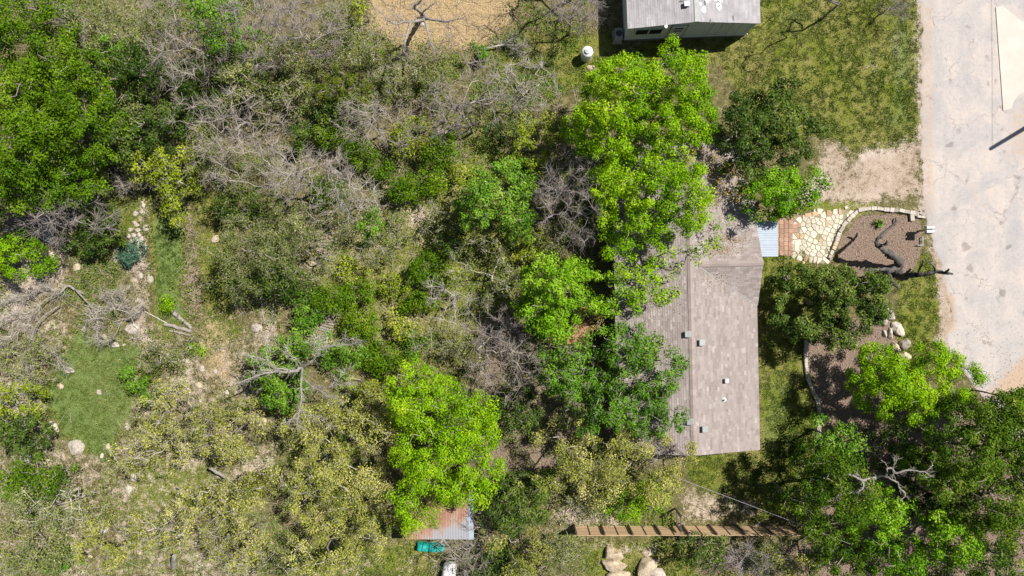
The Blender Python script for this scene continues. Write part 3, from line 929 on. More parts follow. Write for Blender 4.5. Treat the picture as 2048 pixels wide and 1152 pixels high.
def limbs(name, label, cat, base, polys, mat, rs=1.0, part='limb', twign=0, twigl=0.5, twmat=None, sides=9, trunk_part='trunk', group=None, twigr=0.013):
    """hero dead wood: polys = list of (points, radii); points (px, py, z)"""
    _seed[0] += 1
    g = np.random.default_rng(_seed[0])
    b0 = P(*base)
    b0.z = 0
    root = thing(name, label, cat, b0, 0, group)
    ends = []
    for k, (pts, rads) in enumerate(polys):
        rads = [q * rs for q in rads]
        W = [np.array(P(*p)) for p in pts]
        n = len(W)
        path = []; rr = []
        for i in range(n - 1):
            p0 = W[max(i - 1, 0)]; p1 = W[i]; p2 = W[i + 1]; p3 = W[min(i + 2, n - 1)]
            for s in range(5):
                t = s / 5
                q = 0.5 * ((2 * p1) + (-p0 + p2) * t + (2 * p0 - 5 * p1 + 4 * p2 - p3) * t * t + (-p0 + 3 * p1 - 3 * p2 + p3) * t ** 3)
                r = rads[i] + (rads[i + 1] - rads[i]) * t
                path.append(q + g.normal(size=3) * r * 0.2); rr.append(r * g.uniform(0.82, 1.18))
        path.append(W[-1]); rr.append(rads[-1])
        path = np.array(path) - np.array(b0); rr = np.array(rr)
        vs_ = []; fs_ = []
        up = np.array([0.3, 0.2, 1.0])
        m_ = len(path)
        for i in range(m_):
            d = path[min(i + 1, m_ - 1)] - path[max(i - 1, 0)]
            d /= np.linalg.norm(d) + 1e-9
            u = np.cross(d, up); u /= np.linalg.norm(u) + 1e-9
            w = np.cross(d, u)
            for j in range(sides):
                a_ = 2 * math.pi * j / sides
                vs_.append(path[i] + (u * math.cos(a_) + w * math.sin(a_)) * rr[i] * (1 + 0.12 * math.sin(a_ * 3 + i * 0.4) + g.normal() * 0.07))
        for i in range(m_ - 1):
            for j in range(sides):
                j2 = (j + 1) % sides
                fs_.append((i * sides + j, i * sides + j2, (i + 1) * sides + j2, (i + 1) * sides + j))
        fs_.append(tuple(range(sides))[::-1]); fs_.append(tuple((m_ - 1) * sides + j for j in range(sides)))
        link(trunk_part if k == 0 else part, mesh_py('limb', vs_, fs_, True), M[mat], root)
        if twign:
            for i in range(m_ // 3, m_, 2):
                d = path[min(i + 1, m_ - 1)] - path[max(i - 1, 0)]
                ends.append((path[i], d / (np.linalg.norm(d) + 1e-9)))
    if twign and ends:
        tp = np.array([e[0] for e in ends]); td = np.array([e[1] for e in ends])
        t = twigs(tp, td, twign, twigl, twigr, g, 0.7, 2, 0.05)
        V, F = tubes(*t, 3)
        tag(link('twigs', mesh_np('twigs', V, F), M[twmat or 'twigpale'], root), kind='stuff')
    return root

# ------------------------------------------------------------------ roofs
def clip_convex(poly, clip):
    out = poly
    n = len(clip)
    for i in range(n):
        ax, ay = clip[i]; bx, by = clip[(i + 1) % n]
        if not out: return out
        inp, out = out, []
        side = lambda p: (bx - ax) * (p[1] - ay) - (by - ay) * (p[0] - ax)
        for k in range(len(inp)):
            p, q = inp[k], inp[(k + 1) % len(inp)]
            sp, sq = side(p), side(q)
            if sp >= 0: out.append(p)
            if (sp >= 0) != (sq >= 0):
                t = sp / (sp - sq)
                out.append((p[0] + (q[0] - p[0]) * t, p[1] + (q[1] - p[1]) * t))
    return out

def shingle_sheet(polys3, seed, exp=0.15, wr=(0.22, 0.75)):
    """polys3: list of (O, U, V, convex uv polygon); returns verts, faces, rnd"""
    rg = random.Random(seed)
    vs_, fs_, rn = [], [], []
    for O, U, V, poly in polys3:
        O = Vector(O); U = Vector(U).normalized(); V = Vector(V).normalized()
        nrm = U.cross(V).normalized()
        if nrm.z < 0: nrm = -nrm
        u0 = min(p[0] for p in poly); u1 = max(p[0] for p in poly)
        v0 = min(p[1] for p in poly); v1 = max(p[1] for p in poly)
        a = sum(poly[i][0] * poly[(i + 1) % len(poly)][1] - poly[(i + 1) % len(poly)][0] * poly[i][1] for i in range(len(poly)))
        if a < 0: poly = poly[::-1]
        v = v0
        while v < v1:
            u = u0 - rg.uniform(0, wr[1])
            rowc = rg.gauss(0, 0.05)
            while u < u1:
                w = rg.uniform(*wr)
                q = clip_convex([(u, v), (u + w - 0.006, v), (u + w - 0.006, v + exp), (u, v + exp)], poly)
                if len(q) >= 3:
                    thick = rg.choice((0.008, 0.008, 0.016))
                    i0 = len(vs_)
                    for (a_, b_) in q:
                        lift = 0.012 + thick * (1 - (b_ - v) / exp)
                        vs_.append(O + U * a_ + V * b_ + nrm * lift)
                    fs_.append(tuple(range(i0, i0 + len(q))))
                    r_ = min(1, max(0, rg.gauss(0.48, 0.19) + rowc + (0.1 if thick > 0.01 else 0)))
                    rn.append(r_)
                    k = len(q)
                    for e in range(k):
                        if abs(q[e][1] - v) < 1e-6 and abs(q[(e + 1) % k][1] - v) < 1e-6:
                            A, B = vs_[i0 + e], vs_[i0 + (e + 1) % k]
                            j0 = len(vs_)
                            vs_ += [A - nrm * 0.02, B - nrm * 0.02]
                            fs_.append((i0 + e, j0, j0 + 1, i0 + (e + 1) % k)); rn.append(r_ * 0.8)
                u += w
            v += exp
    return vs_, fs_, rn

def window(parent, c, w, h, axis, mat_frame='white', lights=2):
    """window set in a wall; axis 'x' faces +-x, 'y' faces +-y; c = centre on wall face, depth outwards 0.04"""
    sx = (lambda a, b: (0.07, a, b)) if axis == 'x' else (lambda a, b: (a, 0.07, b))
    wo = MB().box((0, 0, 0), sx(w, h)).build('window', M[mat_frame], parent, c)
    for k in range(lights):
        off = (k - (lights - 1) / 2) * w / lights
        pos = (0, off, 0) if axis == 'x' else (off, 0, 0)
        s2 = (0.085, w / lights - 0.08, h - 0.1) if axis == 'x' else (w / lights - 0.08, 0.085, h - 0.1)
        MB().box(pos, s2).build('pane', M['glass'], wo)
    return wo

def roof_vent(parent, lx, ly, lz, s, slope, mat='ventgrey'):
    v = MB().box((0, 0, 0.01), (s * 1.25, s * 1.25, 0.02)).build('roof_vent', M['trim'], parent, (lx, ly, lz), (0, slope, 0))
    MB().box((0, 0, 0.10), (s * 0.85, s * 0.85, 0.16)).build('collar', M['trim'], v)
    MB().box((0, 0, 0.21), (s * 1.05, s * 1.05, 0.09), bev=0.035).build('hood', M[mat], v)
    return v

# ---- the shingled house
HX, HY, HROT = 10.83, 1.43, math.radians(1.2)
house = thing('house', 'long single-storey house with a weathered brown shingle roof and small front gable', 'house', (HX, HY, 0), HROT)
EW, RZ_, EZ = 4.43, 4.0, 2.82
Y0, Y1 = -11.65, 7.5
GW, GZR, GXE = 2.6, 3.9, 4.50        # front gable: half width, ridge height, reach
JX = EW * (RZ_ - GZR) / (RZ_ - EZ)
sl = math.hypot(EW, RZ_ - EZ)
# walls
wb = MB()
wb.box((0, (Y0 + Y1) / 2, 1.38), (2 * (EW - 0.45), Y1 - Y0 - 0.7, 2.76))
wb.box((2.1, 0, 1.40), (4.0, 2 * GW - 0.5, 2.72))
wall = wb.build('wall', M['housewall'], house)
for yy in (Y0 + 0.352, Y1 - 0.352):
    w_ = EW - 0.46
    link('gable_wall', mesh_py('gable_wall', [(-w_, yy, 2.75), (w_, yy, 2.75), (0, yy, 3.88)], [(0, 1, 2)]), M['housewall'], house)
link('gable_wall', mesh_py('gable_wall', [(4.11, -GW + 0.26, 2.75), (4.11, GW - 0.26, 2.75), (4.11, 0, 3.78)], [(0, 1, 2)]), M['housewall'], house)
# roof deck: thin slabs under the shingles
bm = bmesh.new()
def slab(pts, t=0.09):
    top = [bm.verts.new(p) for p in pts]
    bot = [bm.verts.new((p[0], p[1], p[2] - t)) for p in pts]
    bm.faces.new(top); bm.faces.new(bot[::-1])
    for i in range(len(pts)):
        j = (i + 1) % len(pts)
        bm.faces.new((top[i], bot[i], bot[j], top[j]))
slab([(-EW, Y0, EZ), (0, Y0, RZ_), (0, Y1, RZ_), (-EW, Y1, EZ)])
slab([(0, Y0, RZ_), (EW, Y0, EZ), (EW, Y1, EZ), (0, Y1, RZ_)])
slab([(JX, 0, GZR), (GXE, 0, GZR), (GXE, -GW, EZ + 0.002), (EW, -GW, EZ + 0.002)])
slab([(JX, 0, GZR), (GXE, 0, GZR), (GXE, GW, EZ + 0.002), (EW, GW, EZ + 0.002)])
bmesh.ops.recalc_face_normals(bm, faces=bm.faces[:])
me = bpy.data.meshes.new('roof'); bm.to_mesh(me); bm.free()
roof = link('roof', me, M['trim'], house)
dropx = (RZ_ - EZ) / EW
gy = (GZR - EZ) / GW
gsl = math.hypot(1, gy)
kk = sl / EW
polys = []
# west slope: u along +y, v up towards the ridge
polys.append(((-EW, 0, EZ), (0, 1, 0), (EW, 0, RZ_ - EZ), [(Y0, 0), (Y1, 0), (Y1, sl), (Y0, sl)]))
# east slope in two convex pieces either side of the gable (v measured from the eave)
Oe, Ue, Ve = (EW, 0, EZ), (0, 1, 0), (-EW, 0, RZ_ - EZ)
vj = (EW - JX) * kk
polys.append((Oe, Ue, Ve, [(Y0, 0), (-GW, 0), (0, vj), (0, sl), (Y0, sl)]))
polys.append((Oe, Ue, Ve, [(GW, 0), (Y1, 0), (Y1, sl), (0, sl), (0, vj)]))
# gable slopes: u along +x, v up towards the gable ridge
gs = GW * gsl
polys.append(((0, -GW, EZ), (1, 0, 0), (0, GW, GZR - EZ), [(EW, 0), (GXE, 0), (GXE, gs), (JX, gs)]))
polys.append(((0, GW, EZ), (1, 0, 0), (0, -GW, GZR - EZ), [(EW, 0), (GXE, 0), (GXE, gs), (JX, gs)]))
vs_, fs_, rn = shingle_sheet(polys, 3, 0.145, (0.16, 0.46))
tag(link('shingles', mesh_py('shingles', vs_, fs_, fattr=rn), M['shingle'], roof), kind='stuff')
capme = None
rg = random.Random(8)
def caps(p0, p1, n):
    global capme
    p0 = Vector(p0); p1 = Vector(p1)
    d = (p1 - p0) / n
    ang = math.atan2(d.y, d.x)
    if capme is None:
        L = 0.34; w = 0.16; s_ = 0.045
        v = [(-L / 2, -w, -s_), (-L / 2, 0, 0.012), (-L / 2, w, -s_), (L / 2, -w, -s_ + 0.008), (L / 2, 0, 0.022), (L / 2, w, -s_ + 0.008),
             (L / 2, -w, -s_ - 0.02), (L / 2, w, -s_ - 0.02), (-L / 2, -w, -s_ - 0.02), (-L / 2, w, -s_ - 0.02)]
        f = [(0, 3, 4, 1), (1, 4, 5, 2), (3, 6, 7, 5, 4), (0, 8, 6, 3), (2, 5, 7, 9), (0, 1, 2, 9, 8)]
        capme = mesh_py('ridge_cap', v, f)
        capme.materials.append(M['shinglecap'])
    for i in range(n):
        p = p0 + d * (i + 0.5)
        link('ridge_cap', capme, None, roof, (p.x, p.y, p.z + 0.045), (0, 0, ang))
caps((0, Y0, RZ_), (0, Y1, RZ_), 62)
caps((JX + 0.2, 0, GZR), (GXE, 0, GZR), 13)
# valley flashing, fascia boards
def strip(name, p0, p1, w, mat, parent, lift):
    p0 = Vector(p0); p1 = Vector(p1); d = (p1 - p0).normalized(); s = d.cross(Vector((0, 0, 1))).normalized() * w / 2
    up = Vector((0, 0, lift))
    v = [p0 - s + up, p1 - s + up, p1 + up * 0.85, p0 + up * 0.85, p1 + s + up, p0 + s + up]
    return link(name, mesh_py(name, v, [(0, 1, 2, 3), (3, 2, 4, 5)]), M[mat], parent)
strip('valley', (JX, 0, GZR), (EW, -GW, EZ), 0.09, 'trim', roof, 0.035)
strip('valley', (JX, 0, GZR), (EW, GW, EZ), 0.09, 'trim', roof, 0.035)
for (a, b) in (((-EW - 0.012, Y0, EZ - 0.06), (-EW - 0.012, Y1, EZ - 0.06)), ((EW + 0.012, Y0, EZ - 0.06), (EW + 0.012, -GW - 0.01, EZ - 0.06)), ((EW + 0.012, GW + 0.01, EZ - 0.06), (EW + 0.012, Y1, EZ - 0.06))):
    MB().box(((a[0] + b[0]) / 2, (a[1] + b[1]) / 2, a[2]), (0.02, b[1] - a[1], 0.15)).build('fascia', M['trim'], roof)
# vents, measured from the photograph
def house_local(px, py, z):
    p = P(px, py, z) - Vector((HX, HY, 0))
    c_, s_ = math.cos(-HROT), math.sin(-HROT)
    return (p.x * c_ - p.y * s_, p.x * s_ + p.y * c_)
for px, py, s, mt in ((1376, 668, 0.36, 'ventgrey'), (1401, 685, 0.36, 'ventgrey'), (1380, 842, 0.38, 'ventgrey'), (1407, 858, 0.36, 'ventgrey'), (1455, 763, 0.26, 'ventpale'), (1396, 499, 0.33, 'ventpale'), (1395, 342, 0.33, 'ventpale')):
    lx, ly = house_local(px, py, 3.95)
    zz = RZ_ - abs(lx) * dropx
    roof_vent(house, lx, ly, zz + 0.025, s, math.atan(dropx) if lx > 0 else -math.atan(dropx), mt)
lx, ly = house_local(1450, 800, 3.6)
zz = RZ_ - abs(lx) * dropx
pv = MB().cyl((0, 0, 0.02), 0.13, 0.05, 0.06, 16).build('plumbing_vent', M['white'], house, (lx, ly, zz + 0.03))
MB().cyl((0, 0, 0.14), 0.045, 0.045, 0.26, 14).build('vent_pipe', M['white'], pv)
gl = np.random.default_rng(91)
LX, LY = [], []
for cx_, cy_, rx_, ry_, n_ in ((1430, 500, 40, 12, 420), (1465, 478, 30, 10, 260), (1300, 590, 50, 40, 500), (1290, 760, 40, 90, 500), (1400, 400, 40, 60, 500), (1300, 880, 40, 20, 200), (1430, 560, 30, 20, 80)):
    qx = gl.normal(size=n_) * rx_ * 0.6 + cx_; qy = gl.normal(size=n_) * ry_ * 0.6 + cy_
    for a_, b_ in zip(qx, qy):
        u_, v_ = house_local(a_, b_, 3.5)
        if abs(u_) < EW - 0.1 and Y0 + 0.1 < v_ < Y1 - 0.1: LX.append(u_); LY.append(v_)
LX = np.array(LX); LY = np.array(LY)
LZ = np.maximum(RZ_ - np.abs(LX) * dropx, np.where((LX > 0) & (np.abs(LY) < GW), GZR - np.abs(LY) * (GZR - EZ) / GW, 0)) + 0.045
V, F = leaves(np.column_stack([LX, LY, LZ]), 0.04, 0.6, 0.15, gl)
tag(link('roof_leaf_litter', mesh_np('roof_leaf_litter', V, F, fattr=gl.random(len(LX))), M['litter'], house), kind='stuff')
for yy in (-9.5, -6.6, -4.2, 5.9):
    window(house, (EW - 0.44, yy, 1.55), 1.5, 1.1, 'x')
    window(house, (-EW + 0.44, yy + 0.6, 1.55), 1.3, 1.1, 'x')
window(house, (0.8, Y0 + 0.34, 1.5), 1.4, 1.1, 'y')
dr = MB().box((0, 0, 0), (0.08, 0.95, 2.05)).build('front_door', M['rustwood'], house, (4.13, 1.5, 1.04))
MB().cyl((0.07, -0.36, 0), 0.03, 0.03, 0.06, 12, Matrix.Rotation(math.pi / 2, 4, 'Y')).build('handle', M['darkmetal'], dr)

# ---- corrugated sheet (ribs along local x or y)
def corrugated(name, w, d, pitch, amp, mat, parent=None, loc=(0, 0, 0), rot=(0, 0, 0), along='y', prof='sine'):
    """ribs run along `along`; w is across the ribs"""
    n = max(4, int(w / pitch * (6 if prof == 'sine' else 8)))
    xs = np.linspace(-w / 2, w / 2, n + 1)
    ph = (xs + w / 2) / pitch
    if prof == 'sine': zz = amp * np.sin(ph * 2 * np.pi)
    else: zz = amp * np.clip(4.0 * (np.abs((ph % 1) - 0.5) * 2) - 2.9, 0, 1)
    A = np.stack([xs, np.full_like(xs, -d / 2), zz], 1); B = np.stack([xs, np.full_like(xs, d / 2), zz], 1)
    V = np.concatenate([A, B, A - [0, 0, 0.004], B - [0, 0, 0.004]])
    k = n + 1
    i = np.arange(n)
    F = np.concatenate([np.stack([i, i + 1, i + 1 + k, i + k], 1), np.stack([i + 2 * k, i + 3 * k, i + 1 + 3 * k, i + 1 + 2 * k], 1)])
    if along == 'x': V = np.stack([-V[:, 1], V[:, 0], V[:, 2]], 1)
    return link(name, mesh_np(name, V, F), M[mat], parent, loc, rot)

# awning over the front door
ac = P(1533, 478, 2.55)
aw = thing('metal_awning', 'white ribbed metal awning beside the gable over terracotta pavers', 'awning', (ac.x, ac.y, 0), math.radians(0.5))
aw_w, aw_d = S(70, 2.55), S(46, 2.55)
for k in range(3):
    corrugated('roof_panel', aw_w / 3 + 0.01, aw_d, 0.15, 0.022, 'whitemetal', aw, (0, (k - 1) * aw_w / 3, 2.57 + 0.004 * (k % 2)), (0, math.radians(3), 0), along='x', prof='rib')
MB().box((aw_d / 2 - 0.08, 0, 2.47), (0.08, aw_w, 0.1)).build('beam', M['white'], aw)
for s_ in (-1, 1):
    MB().box((aw_d / 2 - 0.08, s_ * (aw_w / 2 - 0.08), 1.21), (0.08, 0.08, 2.42)).build('post', M['white'], aw)

# ---- neighbour's mobile home
nb = thing('mobile_home', 'grey-green mobile home with pale lilac-grey roof and dark windows at the top', 'mobile home', (7.4, 16.42, 0), math.radians(2.3))
NW, NL, NE, NR = 8.1, 14.0, 2.62, 3.32
MB().box((NW / 2, NL / 2, 1.56), (NW, NL, 2.12)).build('wall', M['siding'], nb)
MB().box((NW / 2, NL / 2, 0.25), (NW - 0.06, NL - 0.06, 0.5)).build('skirting', M['trim'], nb)
MB().box((NW / 2, -0.012, 0.53), (NW + 0.04, 0.05, 0.10)).build('trim_board', M['white'], nb)
me = mesh_py('gable_wall', [(0, -0.003, 2.6), (NW, -0.003, 2.6), (NW / 2, -0.003, NR - 0.02)], [(0, 1, 2)])
link('gable_wall', me, M['siding'], nb)
for x in np.arange(0.41, NW, 0.62):
    if not (3.2 < x < 4.8):
        MB().box((x, -0.014, 1.58), (0.035, 0.03, 2.04)).build('batten', M['siding'], nb)
bm = bmesh.new()
ov, oy = 0.13, -0.12
slab([(-ov, oy, NE - 0.02), (NW / 2, oy, NR), (NW / 2, NL, NR), (-ov, NL, NE - 0.02)], 0.07)
slab([(NW / 2, oy, NR), (NW + ov, oy, NE - 0.02), (NW + ov, NL, NE - 0.02), (NW / 2, NL, NR)], 0.07)
bmesh.ops.recalc_face_normals(bm, faces=bm.faces[:])
me = bpy.data.meshes.new('roof'); bm.to_mesh(me); bm.free()
nroof = link('roof', me, M['trim'], nb)
hw = NW / 2 + ov
ns = math.hypot(hw, NR - NE + 0.02)
vs_, fs_, rn = shingle_sheet([((-ov, 0, NE - 0.02), (0, 1, 0), (hw, 0, NR - NE + 0.02), [(oy, 0), (NL, 0), (NL, ns), (oy, ns)]),
                              ((NW + ov, 0, NE - 0.02), (0, 1, 0), (-hw, 0, NR - NE + 0.02), [(oy, 0), (NL, 0), (NL, ns), (oy, ns)])], 5, 0.145, (0.3, 0.95))
tag(link('shingles', mesh_py('shingles', vs_, fs_, fattr=rn), M['shinglelilac'], nroof), kind='stuff')
MB().box((NW / 2, NL / 2 - 0.06, NR + 0.02), (0.28, NL + 0.1, 0.03)).build('ridge_cap', M['ventgrey'], nroof)
for px0, w_ in ((1283, 0.85), (1310, 0.85)):
    p = P(px0, 74, 1.6)
    wo = window(nb, ((p.x - 7.4) * 1.0, -0.02, 1.75), w_, 0.85, 'y', 'siding', 1)
dx = P(1352, 70, 1.3).x - 7.4
do = MB().box((0, 0, 0), (0.95, 0.06, 2.0)).build('door', M['siding'], nb, (dx, -0.035, 1.52))
lat = MB().box((0, -0.03, 0.42), (0.55, 0.03, 0.62)).build('pane', M['glass'], do)
lm = MB()
for k in range(-3, 4):
    for a in (1, -1):
        lm.box((k * 0.13, -0.052, 0.42), (0.022, 0.012, 0.5), rot=Matrix.Rotation(a * math.radians(40), 3, 'Y'))
lm.build('lattice', M['siding'], do)
for s_ in (-0.5, 0.5):
    MB().box((s_, 0, 0), (0.07, 0.09, 2.1)).build('door_frame', M['trim'], do)
wd = thing('wooden_steps', 'dark wooden steps below the lattice door of the mobile home', 'steps', (7.4 + dx, 16.3, 0), math.radians(2.3))
for k in range(5):
    MB().box((0.0, -0.2 - 0.3 * k, 0.42 - 0.085 * k), (0.95, 0.28, 0.045)).build('tread', M['steps'], wd)
for s_ in (-0.42, 0.42):
    MB().box((s_, -0.8, 0.2), (0.05, 1.5, 0.32), rot=Matrix.Rotation(math.radians(16), 3, 'X')).build('stringer', M['steps'], wd)
# roof details on the mobile home
def nb_roof(px, py):
    p = P(px, py, 3.0) - Vector((7.4, 16.42, 0))
    c_, s_ = math.cos(-math.radians(2.3)), math.sin(-math.radians(2.3))
    x, y = p.x * c_ - p.y * s_, p.x * s_ + p.y * c_
    return x, y, NR - abs(x - NW / 2) * (NR - NE) / hw
x, y, z = nb_roof(1371, 13)
roof_vent(nb, x, y, z + 0.02, 0.30, -math.atan((NR - NE) / hw), 'white')
rg = random.Random(4)
for px, py, r in ((1405, 22, 0.16), (1437, 15, 0.18), (1412, 0, 0.2), (1430, -2, 0.17), (1440, 1, 0.15), (1398, 12, 0.09), (1332, 53, 0.10)):
    x, y, z = nb_roof(px, py)
    pts = [(r * (1 + rg.uniform(-.25, .25)) * math.cos(a), r * 1.25 * (1 + rg.uniform(-.25, .25)) * math.sin(a)) for a in np.arange(0, 6.28, 0.45)]
    MB().prism(pts, 0.0, 0.014, 0.15).build('sealant_patch', M['coating'], nb, (x, y, z + 0.028), (0, math.atan((NR - NE) / hw) * (1 if x > NW / 2 else -1), 0))
x, y, z = nb_roof(1437, 14)
MB().cyl((0, 0, 0.1), 0.035, 0.035, 0.2, 12).build('vent_pipe', M['ventgrey'], nb, (x, y, z + 0.03))
for px, py, rot in ((1363, 5, 1.5), (1408, 9, 0), (1467, 35, 0), (1419, 45, 0)):
    x, y, z = nb_roof(px, py)
    MB().box((0, 0, 0), (0.05, 0.28, 0.03)).build('roof_patch', M['darkmetal'], nb, (x, y, z + 0.04), (0, 0, rot))

# air conditioner by the mobile home
p = P(1236, 71, 0.4)
ac_ = thing('air_conditioner', 'grey boxy air conditioner in the shade beside the mobile home wall', 'air conditioner', (p.x, p.y, 0), math.radians(2))
MB().box((0, 0, 0.42), (0.5, 0.72, 0.76), bev=0.02).build('casing', M['ventgrey'], ac_)
MB().cyl((0, 0, 0.81), 0.21, 0.21, 0.02, 24).build('fan_grille', M['darkmetal'], ac_)
for k in range(6):
    MB().box((-0.255, -0.27 + k * 0.108, 0.42), (0.015, 0.06, 0.6)).build('louvre', M['darkmetal'], ac_)
MB().box((0, 0, 0.03), (0.62, 0.86, 0.06)).build('pad', M['limestone'], ac_)

# white water tank
p = P(1172, 113, 0.1)
tk = thing('water_tank', 'upright white water tank with domed lid near the mobile home', 'tank', (p.x, p.y, 0))
MB().lathe([(0, 0), (0.36, 0), (0.37, 0.03), (0.37, 1.02), (0.35, 1.10), (0.22, 1.17), (0.19, 1.18)], 32).build('tank_body', M['white'], tk, smooth=True)
MB().lathe([(0.20, 1.17), (0.20, 1.26), (0.17, 1.29), (0.07, 1.30), (0.06, 1.34), (0, 1.345)], 28).build('lid', M['white'], tk, smooth=True)
MB().lathe([(0.372, 0.3), (0.382, 0.31), (0.382, 0.33), (0.372, 0.34)], 32).build('band', M['ventgrey'], tk)
MB().cyl((0.36, 0.1, 0.15), 0.03, 0.03, 0.14, 10, Matrix.Rotation(math.pi / 2, 4, 'Y')).build('outlet', M['darkmetal'], tk)

# ------------------------------------------------------------------ paving
pv = MB().prism([P(x, y)[:2] for x, y in ((1549, 426), (1604, 426), (1590, 512), (1549, 511))], -0.02, 0.02, 0).build('paver_path', simple_mat('joint_sand', (0.30, 0.22, 0.16), (0.2, 0.15, 0.1), 12, 0.95))
tag(pv, kind='structure')
rg = random.Random(12)
pme = []
for k in range(4):
    b = MB().box((0, 0, 0), (0.277, 0.272, 0.05), bev=0.012)
    me = bpy.data.meshes.new('paver'); b.bm.to_mesh(me); b.bm.free(); me.materials.append(M['paver']); pme.append(me)
for cidx in range(4):
    for ridx in range(9):
        x = 1553.5 + cidx * 9.15 + rg.uniform(-.4, .4) + (4.5 if ridx == 0 else 0)
        y = 434.5 + ridx * 8.85 + rg.uniform(-.4, .4) + (1.2 if cidx % 2 else 0)
        if cidx == 3 and ridx < 0: continue
        p = P(x, y)
        link('paver', pme[rg.randrange(4)], None, pv, (p.x, p.y, 0.032 + rg.uniform(-.005, .005)), (rg.uniform(-.01, .01), rg.uniform(-.01, .01), rg.uniform(-.04, .04)))
for x, y in ((1588, 452), (1597, 450), (1589, 461)):
    p = P(x, y)
    link('paver', pme[0], None, pv, (p.x, p.y, 0.03), (0, 0, rg.uniform(-.2, .2)))

# flagstone patio: cells of a jittered set of sites, each a stone of its own
PATIO = [(1589, 456), (1604, 436), (1622, 424), (1650, 424), (1690, 420), (1706, 425), (1690, 440), (1676, 462), (1668, 484), (1656, 514), (1648, 528), (1630, 524), (1612, 514), (1587, 513)]
fp = MB().prism([P(x, y)[:2] for x, y in PATIO], -0.02, 0.008, 0).build('flagstone_patio', simple_mat('patio_soil', (0.36, 0.30, 0.21), (0.16, 0.16, 0.07), 9, 0.95, 0.4))
tag(fp, kind='structure')
rg = random.Random(21)
def inpoly(x, y, pts):
    c = False
    for i in range(len(pts)):
        x0, y0 = pts[i]; x1, y1 = pts[(i + 1) % len(pts)]
        if (y0 > y) != (y1 > y) and x < x0 + (y - y0) * (x1 - x0) / (y1 - y0): c = not c
    return c
sites = []
tries = 0
while tries < 6000:
    tries += 1
    x, y = rg.uniform(1585, 1708), rg.uniform(418, 530)
    if inpoly(x, y, PATIO) and all((x - a) ** 2 + (y - b) ** 2 > (rg.uniform(5.0, 12.5)) ** 2 for a, b in sites): sites.append((x, y))
for i, (x, y) in enumerate(sites):
    cell = [(x - 14, y - 14), (x + 14, y - 14), (x + 14, y + 14), (x - 14, y + 14)]
    for j, (a, b) in enumerate(sites):
        if i == j or (a - x) ** 2 + (b - y) ** 2 > 900: continue
        mx_, my_ = (a + x) / 2, (b + y) / 2
        nx_, ny_ = a - x, b - y
        out = []
        for k in range(len(cell)):
            p, q = cell[k], cell[(k + 1) % len(cell)]
            sp_ = (p[0] - mx_) * nx_ + (p[1] - my_) * ny_; sq_ = (q[0] - mx_) * nx_ + (q[1] - my_) * ny_
            if sp_ <= 0: out.append(p)
            if (sp_ <= 0) != (sq_ <= 0):
                t = sp_ / (sp_ - sq_); out.append((p[0] + (q[0] - p[0]) * t, p[1] + (q[1] - p[1]) * t))
        cell = out
        if len(cell) < 3: break
    if len(cell) < 3: continue
    if rg.random() < 0.05: continue
    gap = rg.uniform(0.15, 0.75)
    pts = []
    for (a, b) in cell:
        d = math.hypot(a - x, b - y)
        d2 = min(d - gap, 9.5) * rg.uniform(0.93, 1.02)
        a2, b2 = x + (a - x) / d * d2, y + (b - y) / d * d2
        pts.append(((a2 - x) / PPM, -(b2 - y) / PPM))
    p = P(x, y)
    green = y < 438 and rg.random() < 0.3
    if green: continue
    mt = 'flagtan' if rg.random() < 0.09 else 'flag'
    MB().prism(pts, -0.03, 0.022 + rg.uniform(-.006, .012), 0.06, 0.004, i).build('flagstone', M[mt], fp, (p.x, p.y, 0.012))
for x, y, w, h, rz, mt in ((1616, 430, 14, 8, 0.15, 'flagtan'), (1630, 428, 13, 8, 0.1, 'flagtan'), (1692, 415, 7, 6, .5, 'flag'), (1593, 492, 10, 22, 0, 'flag'), (1654, 448, 7, 12, 0, 'flagtan')):
    pts = [(-w / 2 / PPM, -h / 2 / PPM), (w / 2 / PPM, -h / 2.3 / PPM), (w / 2.1 / PPM, h / 2 / PPM), (-w / 2.2 / PPM, h / 2.1 / PPM)]
    p = P(x, y)
    MB().prism(pts, -0.03, 0.052, 0.04, 0.004, int(x)).build('flagstone', M[mt], fp, (p.x, p.y, 0.012), (0, 0, rz))

def stone_row(name, label, line, n, seed, h=0.24, depth=0.26, mat='cutstone', skip=()):
    rg = random.Random(seed)
    pts = [P(x, y) for x, y in line]
    L = [0]
    for a, b in zip(pts, pts[1:]): L.append(L[-1] + (b - a).length)
    root = thing(name, label, 'stone edging', pts[0])
    pos = 0.0
    k = 0
    while pos < L[-1] - 0.1:
        w = rg.uniform(0.26, 0.46)
        mid = pos + w / 2
        i = max(j for j in range(len(L)) if L[j] <= min(mid, L[-1] - 1e-4))
        t = (mid - L[i]) / (L[min(i + 1, len(L) - 1)] - L[i] + 1e-9)
        a, b = pts[i], pts[min(i + 1, len(pts) - 1)]
        c_ = a + (b - a) * min(t, 1)
        d_ = b - a
        hh = h * rg.uniform(0.8, 1.15)
        mb = MB().box((0, 0, hh / 2 - 0.03), (w - 0.02, depth * rg.uniform(.85, 1.1), hh), bev=0.022)
        for v in mb.bm.verts: v.co += Vector((rg.uniform(-1, 1), rg.uniform(-1, 1), rg.uniform(-1, 1))) * 0.012
        mb.build('stone', M[mat if rg.random() > 0.12 else 'limestonewarm'], root, c_ - pts[0], (0, 0, math.atan2(d_.y, d_.x) + rg.uniform(-.06, .06)))
        pos += w; k += 1
    return root
stone_row('stone_edging', 'curved row of pale cut stones edging the brown mulch bed beside the flagstones', [(1657, 517), (1663, 503), (1670, 486), (1677, 466), (1687, 449), (1700, 435), (1715, 421), (1732, 418), (1750, 417), (1775, 420), (1800, 422), (1822, 426), (1838, 430)], 20, 31)
